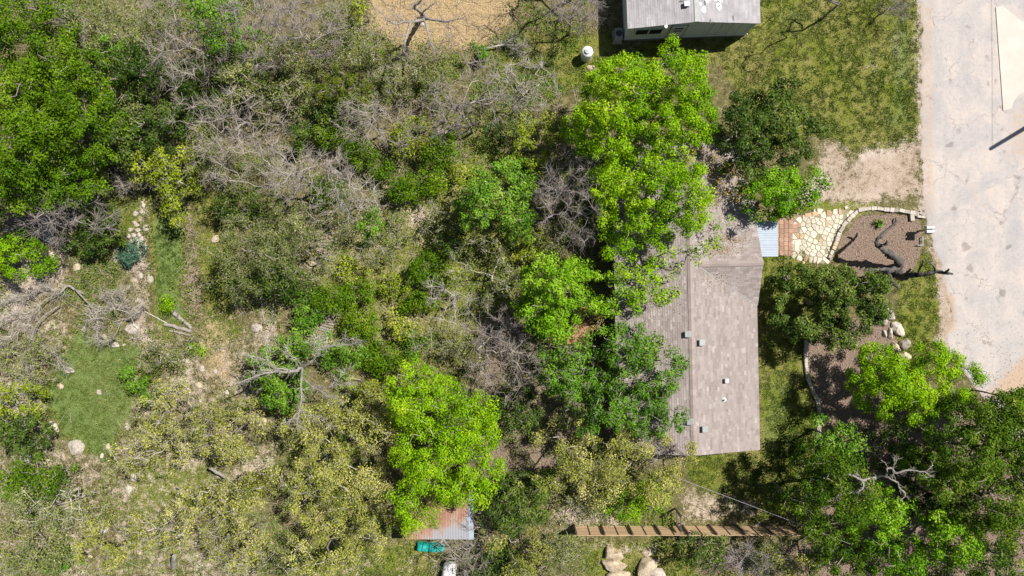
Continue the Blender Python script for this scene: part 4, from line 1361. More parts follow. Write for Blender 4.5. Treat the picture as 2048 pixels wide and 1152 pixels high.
stone_row('stone_edging', 'straight row of white stones between lawn and the shaded mulch bed', [(1612, 664), (1611, 690), (1610, 720), (1612, 742), (1618, 766), (1625, 782), (1634, 802), (1637, 822), (1636, 872)], 20, 33, 0.22, 0.22)
for i, (x, y, w, d, rz, lb) in enumerate(((1822, 436, 8, 12, 0.1, 'upright pale block at the road end of the curved stone edging'), (1842, 428, 13, 6, -0.5, 'slanted pale slab lying by the road end of the curved stone edging'), (1840, 434, 16, 5, -0.15, 'thin pale slab under the slanted one by the mailbox'))):
    p = P(x, y)
    o = MB().box((0, 0, 0.1), (w / PPM, d / PPM, 0.2), bev=0.02).build('stone_block', M['cutstone'], None, (p.x, p.y, 0), (0, 0, rz))
    tag(o, lb, 'stone')

# ------------------------------------------------------------------ front garden things
# mailbox
p = P(1838, 462, 0)
mb_ = thing('mailbox', 'pair of white mailboxes on one post where the mulch bed meets the road', 'mailbox', (p.x, p.y, 0))
MB().box((0, 0, 0.5), (0.1, 0.1, 1.06)).build('post', M['deckwood'], mb_)
MB().box((0.02, 0, 1.02), (0.5, 0.56, 0.05)).build('shelf', M['deckwood'], mb_)
def mailbox_body(y):
    pr = [(-0.10, 0), (0.10, 0)] + [(0.10 * math.cos(a), 0.12 + 0.10 * math.sin(a)) for a in np.linspace(0, math.pi, 9)]
    b = bmesh.new()
    A = [b.verts.new((-0.25, q[0], q[1])) for q in pr]; B_ = [b.verts.new((0.25, q[0], q[1])) for q in pr]
    n = len(pr)
    b.faces.new(A[::-1]); b.faces.new(B_)
    for i in range(n): b.faces.new((A[i], A[(i + 1) % n], B_[(i + 1) % n], B_[i]))
    bmesh.ops.recalc_face_normals(b, faces=b.faces[:])
    me = bpy.data.meshes.new('box'); b.to_mesh(me); b.free()
    o = link('box', me, M['white'], mb_, (0.04, y, 1.046))
    MB().box((0.262, 0, 0.11), (0.02, 0.19, 0.2), bev=0.008).build('door', M['ventgrey'], o)
    MB().box((0.06, -0.112, 0.2), (0.12, 0.012, 0.05)).build('flag', M['darkmetal'], o)
mailbox_body(0.135); mailbox_body(-0.135)
p = P(1838, 484, 0)
fr = thing('low_frame', 'low pale angle frame on the ground just below the mailboxes', 'frame', (p.x, p.y, 0))
MB().box((0.13, 0.05, 0.2), (0.05, 0.6, 0.05)).build('bar', M['ventgrey'], fr)
MB().box((-0.05, -0.23, 0.2), (0.32, 0.05, 0.05)).build('bar', M['ventgrey'], fr)
for x, y in ((0.13, 0.3), (0.13, -0.23), (-0.19, -0.23)):
    MB().box((x, y, 0.09), (0.045, 0.045, 0.18)).build('leg', M['ventgrey'], fr)

# kettle grill and pot
p = P(1557, 558, 0.7)
gr = thing('kettle_grill', 'round black kettle grill standing on the side lawn by the house', 'grill', (p.x, p.y, 0))
MB().lathe([(0, 0.52), (0.14, 0.54), (0.24, 0.62), (0.275, 0.74), (0.275, 0.76)], 32).build('bowl', M['black'], gr, smooth=True)
MB().lathe([(0.282, 0.76), (0.27, 0.84), (0.2, 0.93), (0.1, 0.975), (0, 0.985)], 32).build('lid', M['black'], gr, smooth=True)
MB().box((0, 0, 1.01), (0.14, 0.025, 0.03)).build('handle', M['ventgrey'], gr)
for a in (0.5, 2.6, 4.7):
    V, F = tubes([[0.16 * math.cos(a), 0.16 * math.sin(a), 0.58]], [[0.30 * math.cos(a), 0.30 * math.sin(a), 0.0]], [0.014], [0.014], 8)
    link('leg', mesh_np('leg', V, F, True), M['ventgrey'], gr)
p = P(1572, 554.5, 0.2)
pot = thing('clay_pot', 'tan clay pot standing next to the black kettle grill', 'pot', (p.x, p.y, 0))
MB().lathe([(0, 0), (0.14, 0), (0.2, 0.3), (0.215, 0.3), (0.215, 0.35), (0.18, 0.35), (0.17, 0.28), (0, 0.28)], 28).build('pot', M['terracotta'], pot, smooth=False)
MB().lathe([(0, 0.29), (0.168, 0.285)], 20).build('soil', M['deckwood'], pot)
p = P(1563, 547, 0.2)
o = rock(1563, 546, 9, 6, 0.16, 77, 'small tan stone behind the clay pot and kettle grill', mat='limestonewarm', sub=2)
o = rock(1606, 525, 9, 8, 0.18, 78, 'single tan stone at the lawn corner of the flagstone patio', mat='limestonewarm', sub=2)

# yucca
p = P(1755, 447, 0.0)
yu = thing('yucca_plant', 'spiky green yucca rosette in the mulch bed', 'plant', (p.x, p.y, 0))
g = np.random.default_rng(9)
for k in range(64):
    a = g.uniform(0, 6.28); el = g.uniform(0.12, 1.3); L_ = g.uniform(0.4, 0.58); w_ = 0.017
    d = np.array([math.cos(a) * math.cos(el), math.sin(a) * math.cos(el), math.sin(el)])
    s_ = np.array([-math.sin(a), math.cos(a), 0]) * w_
    b0 = d * 0.04 + np.array([0, 0, 0.1]); m1 = d * L_ * 0.5 + np.array([0, 0, 0.13]); tip = d * L_ + np.array([0, 0, 0.1 - 0.1 * math.cos(el)])
    up_ = np.cross(d, s_ / w_) * 0.008
    vv = [b0 - s_ * .8, b0 + s_ * .8, m1 + s_ * 1.1 + up_, m1 - s_ * 1.1 + up_, tip, m1 - up_ * 2]
    link('leaf', mesh_py('yucca_leaf', vv, [(0, 1, 2, 3), (3, 2, 4), (3, 5, 2)], fattr=[g.random()] * 3), M['mid' if g.random() < 0.6 else 'dark'], yu)
MB().cyl((0, 0, 0.07), 0.07, 0.05, 0.16, 10).build('stem', M['bark'], yu)

# pruned dark trunk in the front bed
Z = 0
def zl(x, y, ox, oy, s):
    return (ox + x / s, oy + y / s)
def Q(x, y, z, ox=1660, oy=400, s=5.76):
    return (ox + x / s, oy + y / s, z)
limbs('pruned_tree', 'dark pruned leafless trunk twisting over the brown mulch bed by the road', 'tree', (1793, 535, 0),
      [([Q(770, 800, -0.05), Q(790, 770, 0.4), Q(800, 735, 0.9), Q(760, 670, 1.4), Q(690, 615, 1.8), Q(610, 570, 2.2), Q(548, 515, 2.5), Q(545, 480, 2.55)], [0.42, 0.31, 0.27, 0.25, 0.22, 0.20, 0.17, 0.13]),
       ([Q(548, 515, 2.5), Q(546, 455, 2.55), Q(600, 405, 2.5), Q(680, 330, 2.45), Q(742, 278, 2.45)], [0.15, 0.14, 0.12, 0.10, 0.095]),
       ([Q(740, 282, 2.45), Q(726, 240, 2.6), Q(733, 218, 2.8)], [0.09, 0.075, 0.05]), ([Q(742, 282, 2.45), Q(760, 240, 2.4), Q(757, 208, 2.3)], [0.09, 0.07, 0.05]),
       ([Q(550, 520, 2.5), Q(600, 528, 2.7), Q(650, 505, 2.9), Q(660, 465, 3.1)], [0.14, 0.12, 0.10, 0.06]),
       ([Q(780, 790, 0.5), Q(720, 800, 1.2), Q(600, 800, 1.9), Q(500, 805, 2.4), Q(440, 850, 2.8), Q(360, 920, 3.1)], [0.22, 0.16, 0.13, 0.11, 0.08, 0.05]),
       ([Q(500, 805, 2.4), Q(400, 800, 2.7), Q(340, 800, 2.9)], [0.10, 0.08, 0.05]),
       ([Q(760, 800, 0.5), Q(660, 830, 1.4), Q(700, 910, 2.4), Q(730, 960, 2.9), Q(795, 1018, 3.3)], [0.22, 0.18, 0.15, 0.12, 0.07]),
       ([Q(770, 850, 0.3), Q(850, 890, 1.4), Q(930, 855, 2.2), Q(1010, 860, 2.7), Q(1110, 845, 3.1), Q(1210, 828, 3.4), Q(1330, 840, 3.8), Q(1420, 850, 4.0)], [0.3, 0.24, 0.22, 0.19, 0.16, 0.13, 0.11, 0.05]),
       ([Q(850, 890, 1.4), Q(900, 830, 2.2), Q(930, 795, 2.7)], [0.14, 0.10, 0.05]),
       ([Q(1210, 828, 3.4), Q(1205, 780, 3.6), Q(1150, 715, 3.9), Q(1085, 672, 4.1)], [0.10, 0.08, 0.06, 0.035]),
       ([Q(1010, 850, 2.8), Q(1050, 760, 3.3), Q(1080, 690, 3.7)], [0.09, 0.06, 0.04]),
       ([Q(1330, 835, 3.8), Q(1355, 815, 4.0), Q(1370, 795, 4.2)], [0.09, 0.07, 0.05])], 'barkdark', 0.86, sides=11)
# second pruned tree, bleached
def Q2(x, y, z): return Q(x, y, z, 1640, 880, 8.23)
limbs('pruned_tree', 'bleached pruned dead tree with stubby limbs above the lower right thicket', 'tree', (1727, 935, 0),
      [([Q2(800, 500, 0), Q2(850, 560, 3.0), Q2(900, 610, 5.6), Q2(800, 640, 6.2), Q2(700, 665, 6.6), Q2(590, 610, 6.9), Q2(475, 565, 7.2)], [0.3, 0.24, 0.2, 0.17, 0.15, 0.11, 0.07]),
       ([Q2(700, 660, 6.6), Q2(715, 740, 6.8), Q2(700, 800, 6.9), Q2(670, 825, 7.0)], [0.11, 0.09, 0.08, 0.05]),
       ([Q2(900, 610, 5.6), Q2(1070, 600, 6.2), Q2(1200, 660, 6.5), Q2(1285, 710, 6.6), Q2(1310, 800, 6.8), Q2(1400, 870, 6.9), Q2(1390, 945, 7.0)], [0.16, 0.12, 0.1, 0.09, 0.08, 0.085, 0.06]),
       ([Q2(1070, 600, 6.2), Q2(1110, 530, 6.4), Q2(1100, 470, 6.6), Q2(1190, 470, 6.7), Q2(1230, 540, 6.8), Q2(1400, 505, 7.0), Q2(1560, 500, 7.1), Q2(1720, 520, 7.3), Q2(1860, 410, 7.5)], [0.12, 0.1, 0.1, 0.11, 0.10, 0.10, 0.09, 0.08, 0.05]),
       ([Q2(1720, 520, 7.3), Q2(1790, 570, 7.4), Q2(1830, 610, 7.4)], [0.07, 0.04, 0.02]),
       ([Q2(1190, 470, 6.7), Q2(1230, 390, 6.9), Q2(1260, 330, 7.1)], [0.09, 0.08, 0.06]), ([Q2(1230, 390, 6.9), Q2(1225, 320, 7.1)], [0.05, 0.04]),
       ([Q2(1110, 440, 6.6), Q2(1070, 385, 6.8)], [0.04, 0.02]), ([Q2(860, 630, 6.0), Q2(890, 680, 6.1), Q2(850, 715, 6.2)], [0.04, 0.035, 0.02]),
       ([Q2(680, 640, 6.6), Q2(640, 580, 6.8), Q2(605, 535, 7.0)], [0.035, 0.025, 0.015]),
       ([Q2(550, 840, 5.8), Q2(450, 890, 5.9), Q2(370, 870, 6.0), Q2(280, 920, 6.1), Q2(200, 1000, 6.2)], [0.06, 0.05, 0.04, 0.03, 0.02])], 'barkpale', 0.5, twign=1, twigl=0.5, twmat='twigpale')

# boulders in the bed by the road
FB = [((1783, 629), 20, 22, .55, 'uppermost pale boulder beside the roadside lawn strip', [(1780, 619), (1796, 618), (1801, 632), (1800, 642), (1788, 637)], 'limestone'),
      ((1767, 643), 16, 22, .45, 'small sharp white boulder left of the uppermost one', [(1759, 641), (1773, 632), (1776, 641), (1766, 655)], 'limestone'),
      ((1793, 660), 26, 34, .6, 'large grey boulder in the middle of the roadside pile', [(1782, 645), (1795, 643), (1806, 656), (1804, 672), (1792, 673), (1783, 663)], 'limestone'),
      ((1780, 668), 10, 28, .4, 'narrow upright pale stone leaning on the middle boulder', [(1776, 654), (1784, 660), (1782, 682), (1776, 676)], 'limestone'),
      ((1769, 668), 10, 18, .35, 'small pinkish stone at the left of the roadside pile', [(1765, 660), (1773, 662), (1772, 676), (1764, 674)], 'limestone'),
      ((1788, 698), 22, 32, .7, 'tall tan boulder at the lower end of the roadside pile', [(1781, 682), (1794, 680), (1799, 700), (1792, 714), (1783, 704)], 'limestonewarm'),
      ((1811, 686), 26, 28, .7, 'smooth pale boulder nearest the road at the pile end', [(1797, 675), (1812, 672), (1821, 684), (1818, 694), (1806, 700), (1799, 694)], 'limestone'),
      ((1808, 712), 24, 16, .5, 'mossy boulder half under the bright tree at the pile end', [(1793, 716), (1802, 705), (1818, 704), (1820, 715), (1806, 722)], 'limestonewarm')]
for i, ((x, y), w, d, h, lb, ol, mt) in enumerate(FB):
    rock(x, y, w, d, h, 300 + i, lb, mat=mt, outline=ol, name='boulder', cat='boulder', sub=4)
rock(1628, 719, 10, 8, .3, 320, 'lone dark stone in the mulch just right of the straight stone row', mat='limestone', sub=3)

# bottom boulders
rock(1224, 1103, 46, 30, .95, 330, 'upper angular cream boulder below the wooden fence', mat='limestonewarm', outline=[(1213, 1092), (1222, 1098), (1232, 1101), (1240, 1099), (1247, 1113), (1228, 1118), (1206, 1116), (1210, 1102)], name='boulder', cat='boulder', sub=4)
rock(1228, 1130, 54, 34, 1.05, 331, 'big cream boulder directly under the upper angular one', mat='limestonewarm', outline=[(1201, 1121), (1215, 1116), (1240, 1117), (1255, 1128), (1254, 1141), (1238, 1146), (1208, 1138)], name='boulder', cat='boulder', sub=4)
rock(1298, 1130, 50, 44, 1.2, 332, 'wedge-shaped tan boulder right of the cream pair', mat='limestonewarm', outline=[(1289, 1110), (1310, 1114), (1324, 1116), (1316, 1128), (1300, 1140), (1294, 1151), (1276, 1145), (1274, 1134)], name='boulder', cat='boulder', sub=4)
rock(1238, 1152, 50, 24, .8, 333, 'brown boulder at the picture edge below the cream pair', mat='limestonewarm', name='boulder', cat='boulder')
rock(1316, 1148, 34, 26, .7, 334, 'rounded grey-brown boulder at the picture edge beside the wedge-shaped one', mat='limestone', name='boulder', cat='boulder')
rock(1296, 1104, 26, 14, .3, 335, 'low pinkish stone just above the wedge-shaped boulder', mat='limestonewarm', rz=0.4)
rock(1183, 136, 24, 12, .3, 336, 'flat tan stone on the ground beside the white tank', mat='limestonewarm', rz=-0.1)
rock(1046, 187, 8, 8, .2, 337, 'small pale stone alone in the twiggy brush left of the big lime tree', sub=2)
for i, (x, y, w, lb) in enumerate(((1406, 1031, 6, 'right one of two white stones on bare soil above the fence'), (1386, 1027, 6, 'left one of two white stones on bare soil above the fence'), (1460, 1012, 9, 'white stone lying at the shadow edge above the fence'), (1367, 1017, 7, 'pale stone beside the dark gate post above the fence'), (1515, 1048, 14, 'jagged grey stone in shade against the fence'))):
    rock(x, y, w, w * .8, .14, 340 + i, lb, sub=2)

# ------------------------------------------------------------------ rocks of the left clearing
LR = [(103, 514, 26, 34, .45, 'large white rock below the grey slab at the left edge'), (104, 862, 30, 38, .55, 'tall cream rock at the lower left edge of the green meadow'),
      (155, 893, 34, 30, .5, 'pale angular rock at the bottom of the green meadow'), (56, 916, 36, 18, .35, 'flat white ledge rock left of the pale angular one'), (88, 922, 22, 20, .3, 'white rock joined to the right of the flat ledge rock'),
      (137, 1038, 22, 16, .3, 'cream rock among green oak twigs near the lower left corner'), (206, 1058, 24, 22, .35, 'white round rock right of the lower left oak'), (139, 741, 18, 14, .3, 'pale grey rock at the upper left of the green meadow'),
      (122, 772, 14, 14, .25, 'small grey rock left of the meadow'), (197, 785, 12, 12, .22, 'pinkish stone in the middle of the green meadow'), (248, 690, 9, 6, .15, 'tiny white stone above the meadow'), (229, 690, 18, 12, .22, 'pink stone pair beside the tiny white one'),
      (209, 673, 9, 10, .2, 'small round stone above the pink pair'), (268, 655, 30, 24, .35, 'broad grey rock at the right end of the fallen bare branches'), (252, 745, 14, 12, .25, 'pale rock against the green shrub right of the meadow'),
      (255, 853, 12, 16, .3, 'white rock at the right edge of the meadow bottom'), (217, 892, 11, 13, .22, 'round pale stone under the meadow'), (205, 911, 9, 11, .2, 'smaller round stone just below the other under the meadow'),
      (268, 955, 14, 18, .25, 'white stone at the head of the gravelly strip'), (258, 980, 16, 22, .22, 'pale stone in the middle of the gravelly strip'), (431, 477, 17, 17, .25, 'triangular white rock right of the brown path'),
      (299, 558, 14, 22, .25, 'long white rock beside the grass path'), (281, 552, 10, 14, .2, 'small pink rock left of the long white one'), (512, 655, 26, 20, .3, 'white rubble rock right of the clearing'), (396, 770, 18, 14, .25, 'pale rock among dry stems below the straw'),
      (404, 738, 14, 14, .2, 'white stone on the straw patch'), (372, 722, 16, 12, .2, 'white stone at the lower left of the straw patch'), (430, 744, 10, 10, .18, 'small white stone right under the pale poles'),
      (528, 840, 11, 12, .2, 'pale round stone on dry ground left of the bleached tree foot'), (456, 1073, 9, 14, .22, 'white upright stone among yellow oaks'), (333, 710, 8, 8, .15, 'tiny white stone below the split logs'),
      (453, 785, 10, 10, .2, 'pale stone right of the dry stems'), (181, 1113, 10, 7, .15, 'small stone near the bottom of the left oaks'), (530, 1128, 12, 12, .2, 'orange-pink stone at the bottom under the yellow oaks'),
      (845, 48, 11, 14, .3, 'white rock at the foot of the spreading dead tree'), (232, 518, 12, 14, .25, 'pale rock left of the blue-green juniper'), (155, 535, 16, 18, .25, 'white rock between juniper and the left bright bush')]
for i, (x, y, w, d, h, lb) in enumerate(LR):
    rock(x, y, w, d, h, 400 + i, lb, rz=0.0, mat='limestone' if i % 4 else 'limestonewarm', sub=3 if w > 15 else 2)
TR = [(272, 428, 12, 12), (284, 424, 11, 10), (289, 412, 8, 10), (270, 445, 8, 8), (274, 450, 13, 10), (262, 460, 12, 10), (276, 460, 12, 9), (293, 455, 15, 17), (258, 472, 10, 10), (268, 470, 11, 10), (280, 470, 10, 10), (272, 480, 12, 10), (284, 478, 10, 14), (262, 483, 9, 8), (290, 496, 9, 16), (287, 405, 8, 7)]
trail_words = ['second topmost', 'third from the top', 'fourth from the top', 'fifth from the top', 'sixth from the top', 'leftmost of the upper middle', 'central upper middle', 'broad rightmost', 'leftmost of the lower middle', 'central', 'right of centre', 'lower central', 'long lower right', 'lower left', 'lowest, beside the juniper', 'topmost']
for i, (x, y, w, d) in enumerate(TR):
    rock(x, y, w, d, .16, 460 + i, f'{trail_words[i]} stone in the white rock trail above the blue-green juniper', sub=2, group='stones of the rock trail')

# grey slab
p = P(98, 459, 0.4)
sl_ = [(-0.36, -0.70), (-0.22, -0.84), (0.1, -0.88), (0.3, -0.78), (0.36, -0.6), (0.33, 0.8), (-0.36, 0.82)]
o = MB().prism(sl_, 0.0, 0.55, 0.05, 0.01, 5).build('stone_slab', simple_mat('grey_slab', (0.36, 0.35, 0.33), (0.27, 0.26, 0.25), 4, 0.9, 0.4), None, (p.x, p.y, -0.05))
tag(o, 'long grey slab with a rounded end lying under the bare tree at left', 'stone slab')

# ------------------------------------------------------------------ wooden fence
fx0, fx1 = P(1148, 1052).x, P(1590, 1052).x
fy = P(1200, 1051.5).y
fence = thing('wooden_fence', 'new cedar fence of horizontal boards with square posts along the bottom', 'fence', (fx0, fy, 0))
bay = 54 / PPM
nb_ = int(round((fx1 - fx0) / bay))
rg = random.Random(50)
bme = []
for k in range(3):
    b = MB().box((0, 0, 0), (bay - 0.012, 0.022, 0.168), bev=0.004)
    me = bpy.data.meshes.new('board'); b.bm.to_mesh(me); b.bm.free(); me.materials.append(M['fencewood']); bme.append(me)
for i in range(nb_):
    for r_ in range(10):
        link('board', bme[rg.randrange(3)], None, fence, (bay * (i + 0.5), rg.uniform(-.003, .003), 0.14 + r_ * 0.176), (0, 0, rg.choice((0, math.pi))))
    MB().box((bay * i, 0.075, 0.93), (0.10, 0.10, 1.9), bev=0.006).build('post', M['steps'], fence)
    MB().box((bay * (i + 0.5), 0.028, 0.93), (0.035, 0.03, 1.76)).build('batten', M['steps'], fence)
MB().box((bay * nb_, 0.075, 0.93), (0.10, 0.10, 1.9), bev=0.006).build('post', M['steps'], fence)
# dark gate post with brace, just above the fence
p = P(1350, 1045, 0)
gp = thing('gate_frame', 'dark upright gate frame with a diagonal brace standing against the fence', 'gate', (p.x, p.y, 0))
MB().box((0, 0, 0.9), (0.12, 0.12, 1.8)).build('post', M['steps'], gp)
MB().box((0.0, 0.95, 0.9), (0.11, 0.11, 1.8)).build('post', M['steps'], gp)
MB().box((0.0, 0.47, 1.55), (0.05, 1.0, 0.1)).build('rail', M['steps'], gp)
MB().box((0.0, 0.47, 0.5), (0.05, 1.0, 0.1)).build('rail', M['steps'], gp)
MB().box((0.22, -0.02, 0.35), (0.07, 0.07, 0.9), rot=Matrix.Rotation(math.radians(-42), 3, 'Y')).build('brace', M['deckwood'], gp)

# ------------------------------------------------------------------ rusty shed, tarp, tank
zs = 2.3
a = P(812, 965, zs); b = P(947, 1078, zs)
sw, sd = b.x - a.x, a.y - b.y
sc = ((a.x + b.x) / 2, (a.y + b.y) / 2)
shed = thing('shed', 'low shed with rusty corrugated metal roof beside the bright lime tree', 'shed', (sc[0], sc[1], 0))
MB().box((0, 0.0, 1.08), (sw - 0.3, sd - 0.3, 2.16)).build('wall', M['deckwood'], shed)
nsh = 6
rme_ = None
for k in range(nsh):
    w_ = sw / nsh
    ro = corrugated('roof_sheet', w_ + 0.05, sd, 0.10, 0.014, 'rustmetal', shed, (0, 0, 0), (math.radians(-2), 0, 0))
    # keep each sheet's coordinates in shed space so that the rust runs across the sheets
    for v in ro.data.vertices: v.co.x += -sw / 2 + w_ * (k + 0.5)
    ro.location.z = zs + 0.005 * (k % 2)
MB().box((sw / 2 - 0.16, 0, zs + 0.035), (0.33, sd + 0.02, 0.02), rot=Matrix.Rotation(math.radians(-2), 3, 'X')).build('edge_flashing', M['whitemetal'], shed)
MB().box((sw / 2 - 0.6, sd / 2 + 0.02, zs - 0.02), (0.9, 0.1, 0.12)).build('eave_board', M['barkpale'], shed)
dd_ = MB().box((0, 0, 0), (0.9, 0.05, 1.85)).build('door', M['greywood'], shed, (0.8, -sd / 2 + 0.13, 0.95))
MB().box((0.35, -0.04, 0), (0.04, 0.05, 0.16)).build('handle', M['darkmetal'], dd_)

p = P(861, 1095, 0.3)
bm = bmesh.new()
g = np.random.default_rng(61)
nu, nv = 26, 11
grid = []
for i in range(nu + 1):
    row = []
    for j in range(nv + 1):
        u = -1 + 2 * i / nu; v = -1 + 2 * j / nv
        x = u * 0.95; y = v * 0.27
        e = (1 - abs(u) ** 8) * (1 - abs(v) ** 4)
        z = 0.60 * max(0, e) ** 0.4 + 0.05 * mnoise.noise(Vector((x * 2.5, y * 6, 3))) + 0.03 * mnoise.noise(Vector((x * 7, y * 9, 8)))
        x += 0.03 * mnoise.noise(Vector((x * 3, y * 5, 1))); y += 0.04 * mnoise.noise(Vector((x * 3, y * 5, 9)))
        row.append(bm.verts.new((x, y, max(z, 0.02))))
    grid.append(row)
for i in range(nu):
    for j in range(nv):
        bm.faces.new((grid[i][j], grid[i + 1][j], grid[i + 1][j + 1], grid[i][j + 1]))
me = bpy.data.meshes.new('tarp_cover'); bm.to_mesh(me); bm.free()
me.polygons.foreach_set('use_smooth', [True] * len(me.polygons))
tp_ = thing('tarp_covered_stack', 'bright teal tarp tied over a long low stack below the rusty shed', 'tarp', (p.x, p.y, 0), math.radians(-2))
link('tarp', me, M['teal'], tp_)
MB().box((0, 0, 0.2), (1.7, 0.4, 0.4)).build('stack', M['deckwood'], tp_)
for x in (-0.5, -0.05, 0.45):
    V = []
    F = []
    pts = []
    for j in range(13):
        v = -1 + 2 * j / 12
        pts.append((x + 0.03 * v, v * 0.285, 0.60 * (1 - abs(v) ** 4) ** 0.4 + 0.05))
    V, F = tubes(pts[:-1], pts[1:], [0.012] * 12, [0.012] * 12, 5)
    link('rope', mesh_np('rope', V, F), M['darkmetal'], tp_)
p = P(868, 1105, 0)
o = rock(872, 1104, 9, 4, .12, 65, 'small bluish scrap lying against the teal tarp', sub=2, name='scrap', cat='scrap')
p = P(886, 1085, 0.3)
bk = thing('bucket', 'small white bucket at the right end of the teal tarp', 'bucket', (p.x, p.y, 0))
MB().lathe([(0, 0), (0.12, 0), (0.15, 0.34), (0.16, 0.34), (0.16, 0.36), (0.13, 0.36), (0.11, 0.03), (0, 0.03)], 22).build('pail', M['white'], bk)
MB().lathe([(0.155, 0.3), (0.165, 0.31), (0.155, 0.32)], 22).build('rim', M['ventgrey'], bk)

p = P(897, 1153, 0.6)
pt = thing('gas_tank', 'white domed tank under bare grey twigs at the bottom edge', 'tank', (p.x, p.y, 0), math.radians(80))
prof = [(0, -1.0)] + [(0.46 * math.sin(a), -0.7 - 0.3 * math.cos(a)) for a in np.linspace(0.25, math.pi / 2, 7)] + [(0.46, 0.7)] + [(0.46 * math.cos(a), 0.7 + 0.3 * math.sin(a)) for a in np.linspace(0.2, math.pi / 2 - 0.05, 7)] + [(0, 1.0)]
MB().lathe(prof, 30, (0, 0, 0.62), Matrix.Rotation(math.pi / 2, 4, 'Y')).build('vessel', M['white'], pt, smooth=True)
MB().lathe([(0.14, 0), (0.14, 0.12), (0.1, 0.17), (0, 0.18)], 20, (0, 0, 1.05)).build('valve_cover', M['white'], pt)
for s_ in (-0.5, 0.5):
    MB().box((s_, 0, 0.1), (0.12, 0.6, 0.24)).build('foot', M['darkmetal'], pt)

# ------------------------------------------------------------------ deck and tyre behind the house
p = P(1163, 668, 0.4)
dk = thing('small_deck', 'reddish wooden deck with a rail half hidden behind the house', 'deck', (p.x, p.y, 0), math.radians(-3))
rg = random.Random(70)
for k in range(11):
    MB().box((-0.86 + k * 0.155, 0.1, 0.42), (0.142, 1.6, 0.035), bev=0.004).build('plank', M['rustwood'], dk)
for s_ in (-1, 1):
    for t_ in (-1, 1):
        MB().box((s_ * 0.75, 0.1 + t_ * 0.7, 0.2), (0.1, 0.1, 0.4)).build('leg', M['deckwood'], dk)
MB().box((0.95, -0.72, 0.95), (1.5, 0.06, 0.10)).build('rail', M['limestonewarm'], dk)
for x in (0.3, 1.0, 1.65):
    MB().box((x, -0.72, 0.46), (0.08, 0.08, 0.92)).build('post', M['deckwood'], dk)
for k in range(4):
    MB().box((1.0 + k * 0.16, 0.0, 0.42), (0.12, 1.3, 0.04)).build('plank', M['steps'], dk)
p = P(1197, 701, 0.3)
ty = thing('old_tyre', 'black old tyre lying in the leaves below the deck rail', 'tyre', (p.x, p.y, 0))
prof = [(0.19 + 0.0, 0.02), (0.24, 0.0), (0.30, 0.02), (0.32, 0.07), (0.32, 0.15), (0.30, 0.20), (0.24, 0.22), (0.19, 0.20), (0.17, 0.17), (0.17, 0.05), (0.19, 0.02)]
MB().lathe(prof, 30, (0, 0, 0.72)).build('tread', M['rubber'], ty, smooth=True)
MB().lathe([(0.30, 0.5), (0.30, 0.73), (0.29, 0.73), (0.29, 0.5)], 24).build('drum', M['rubber'], ty)
MB().lathe([(0.30, 0.0), (0.30, 0.5), (0.0, 0.5)], 24).build('lower_drum', M['rubber'], ty)
ty['label'] = 'black drum with a tyre on top in the leaves below the deck rail'; ty['category'] = 'drum'; ty.name = 'drum'

# ------------------------------------------------------------------ logs, poles, boards in the clearing
def log(name, label, a, b, ra, rb, mat='greywood', cat='log', z0=None, z1=None):
    a = P(a[0], a[1]); b = P(b[0], b[1])
    za = float(ground_z(np.array([a.x]), np.array([a.y]))[0]) + (ra if z0 is None else z0)
    zb = float(ground_z(np.array([b.x]), np.array([b.y]))[0]) + (rb if z1 is None else z1)
    n = 7
    pts = [np.array([0, 0, za]) + (np.array([b.x - a.x, b.y - a.y, zb - za])) * t for t in np.linspace(0, 1, n)]
    g = np.random.default_rng(int(a.x * 100) % 9999 + 50)
    pts = [p_ + g.normal(size=3) * ra * (0.25 if 0 < i < n - 1 else 0) for i, p_ in enumerate(pts)]
    rr = np.linspace(ra, rb, n) * g.uniform(0.9, 1.1, n)
    sides = 9
    d = pts[-1] - pts[0]; d /= np.linalg.norm(d)
    u = np.cross(d, [0, 0, 1.0]); u /= np.linalg.norm(u); w = np.cross(d, u)
    vs_ = [pts[i] + (u * math.cos(6.2832 * j / sides) + w * math.sin(6.2832 * j / sides)) * rr[i] * g.uniform(.93, 1.07) for i in range(n) for j in range(sides)]
    fs_ = [(i * sides + j, i * sides + (j + 1) % sides, (i + 1) * sides + (j + 1) % sides, (i + 1) * sides + j) for i in range(n - 1) for j in range(sides)]
    fs_ += [tuple(range(sides))[::-1], tuple((n - 1) * sides + j for j in range(sides))]
    o = link(name, mesh_py(name, vs_, fs_), M[mat], None, (a.x, a.y, 0))
    return tag(o, label, cat)
def Q5(x, y): return (300 + x / 6.78, 590 + y / 6.78)
log('log', 'upper weathered split log pointing up left in the clearing', Q5(310, 215), Q5(570, 460), 0.13, 0.10)
log('log', 'middle dark weathered split log of the three in the clearing', Q5(205, 395), Q5(575, 495), 0.12, 0.11)
log('log', 'lowest pale weathered split log of the three in the clearing', Q5(270, 485), Q5(560, 545), 0.07, 0.07)
log('log', 'short stub standing out of the upper split log', Q5(385, 315), Q5(420, 245), 0.06, 0.03, z0=0.15, z1=0.5)
log('branch', 'long thin pale branch left of the split logs', Q5(-80, 215), Q5(240, 385), 0.025, 0.04, 'twigpale', 'branch')
log('pole', 'pale upright-lying pole, steeper of the pair by the straw', Q5(1112, 668), Q5(1000, 950), 0.035, 0.035, 'barkpale', 'pole')
log('pole', 'pale pole lying flatter, meeting the steeper one at its tip', Q5(1105, 672), Q5(870, 792), 0.035, 0.03, 'barkpale', 'pole')
log('log', 'grey fallen trunk in leaf litter at the far left edge', (12, 462), (46, 454), 0.13, 0.08)
log('log', 'leaning grey trunk section among yellow oaks at the bottom left', (352, 1130), (372, 1094), 0.17, 0.15, 'barkpale', z0=0.3, z1=1.6)
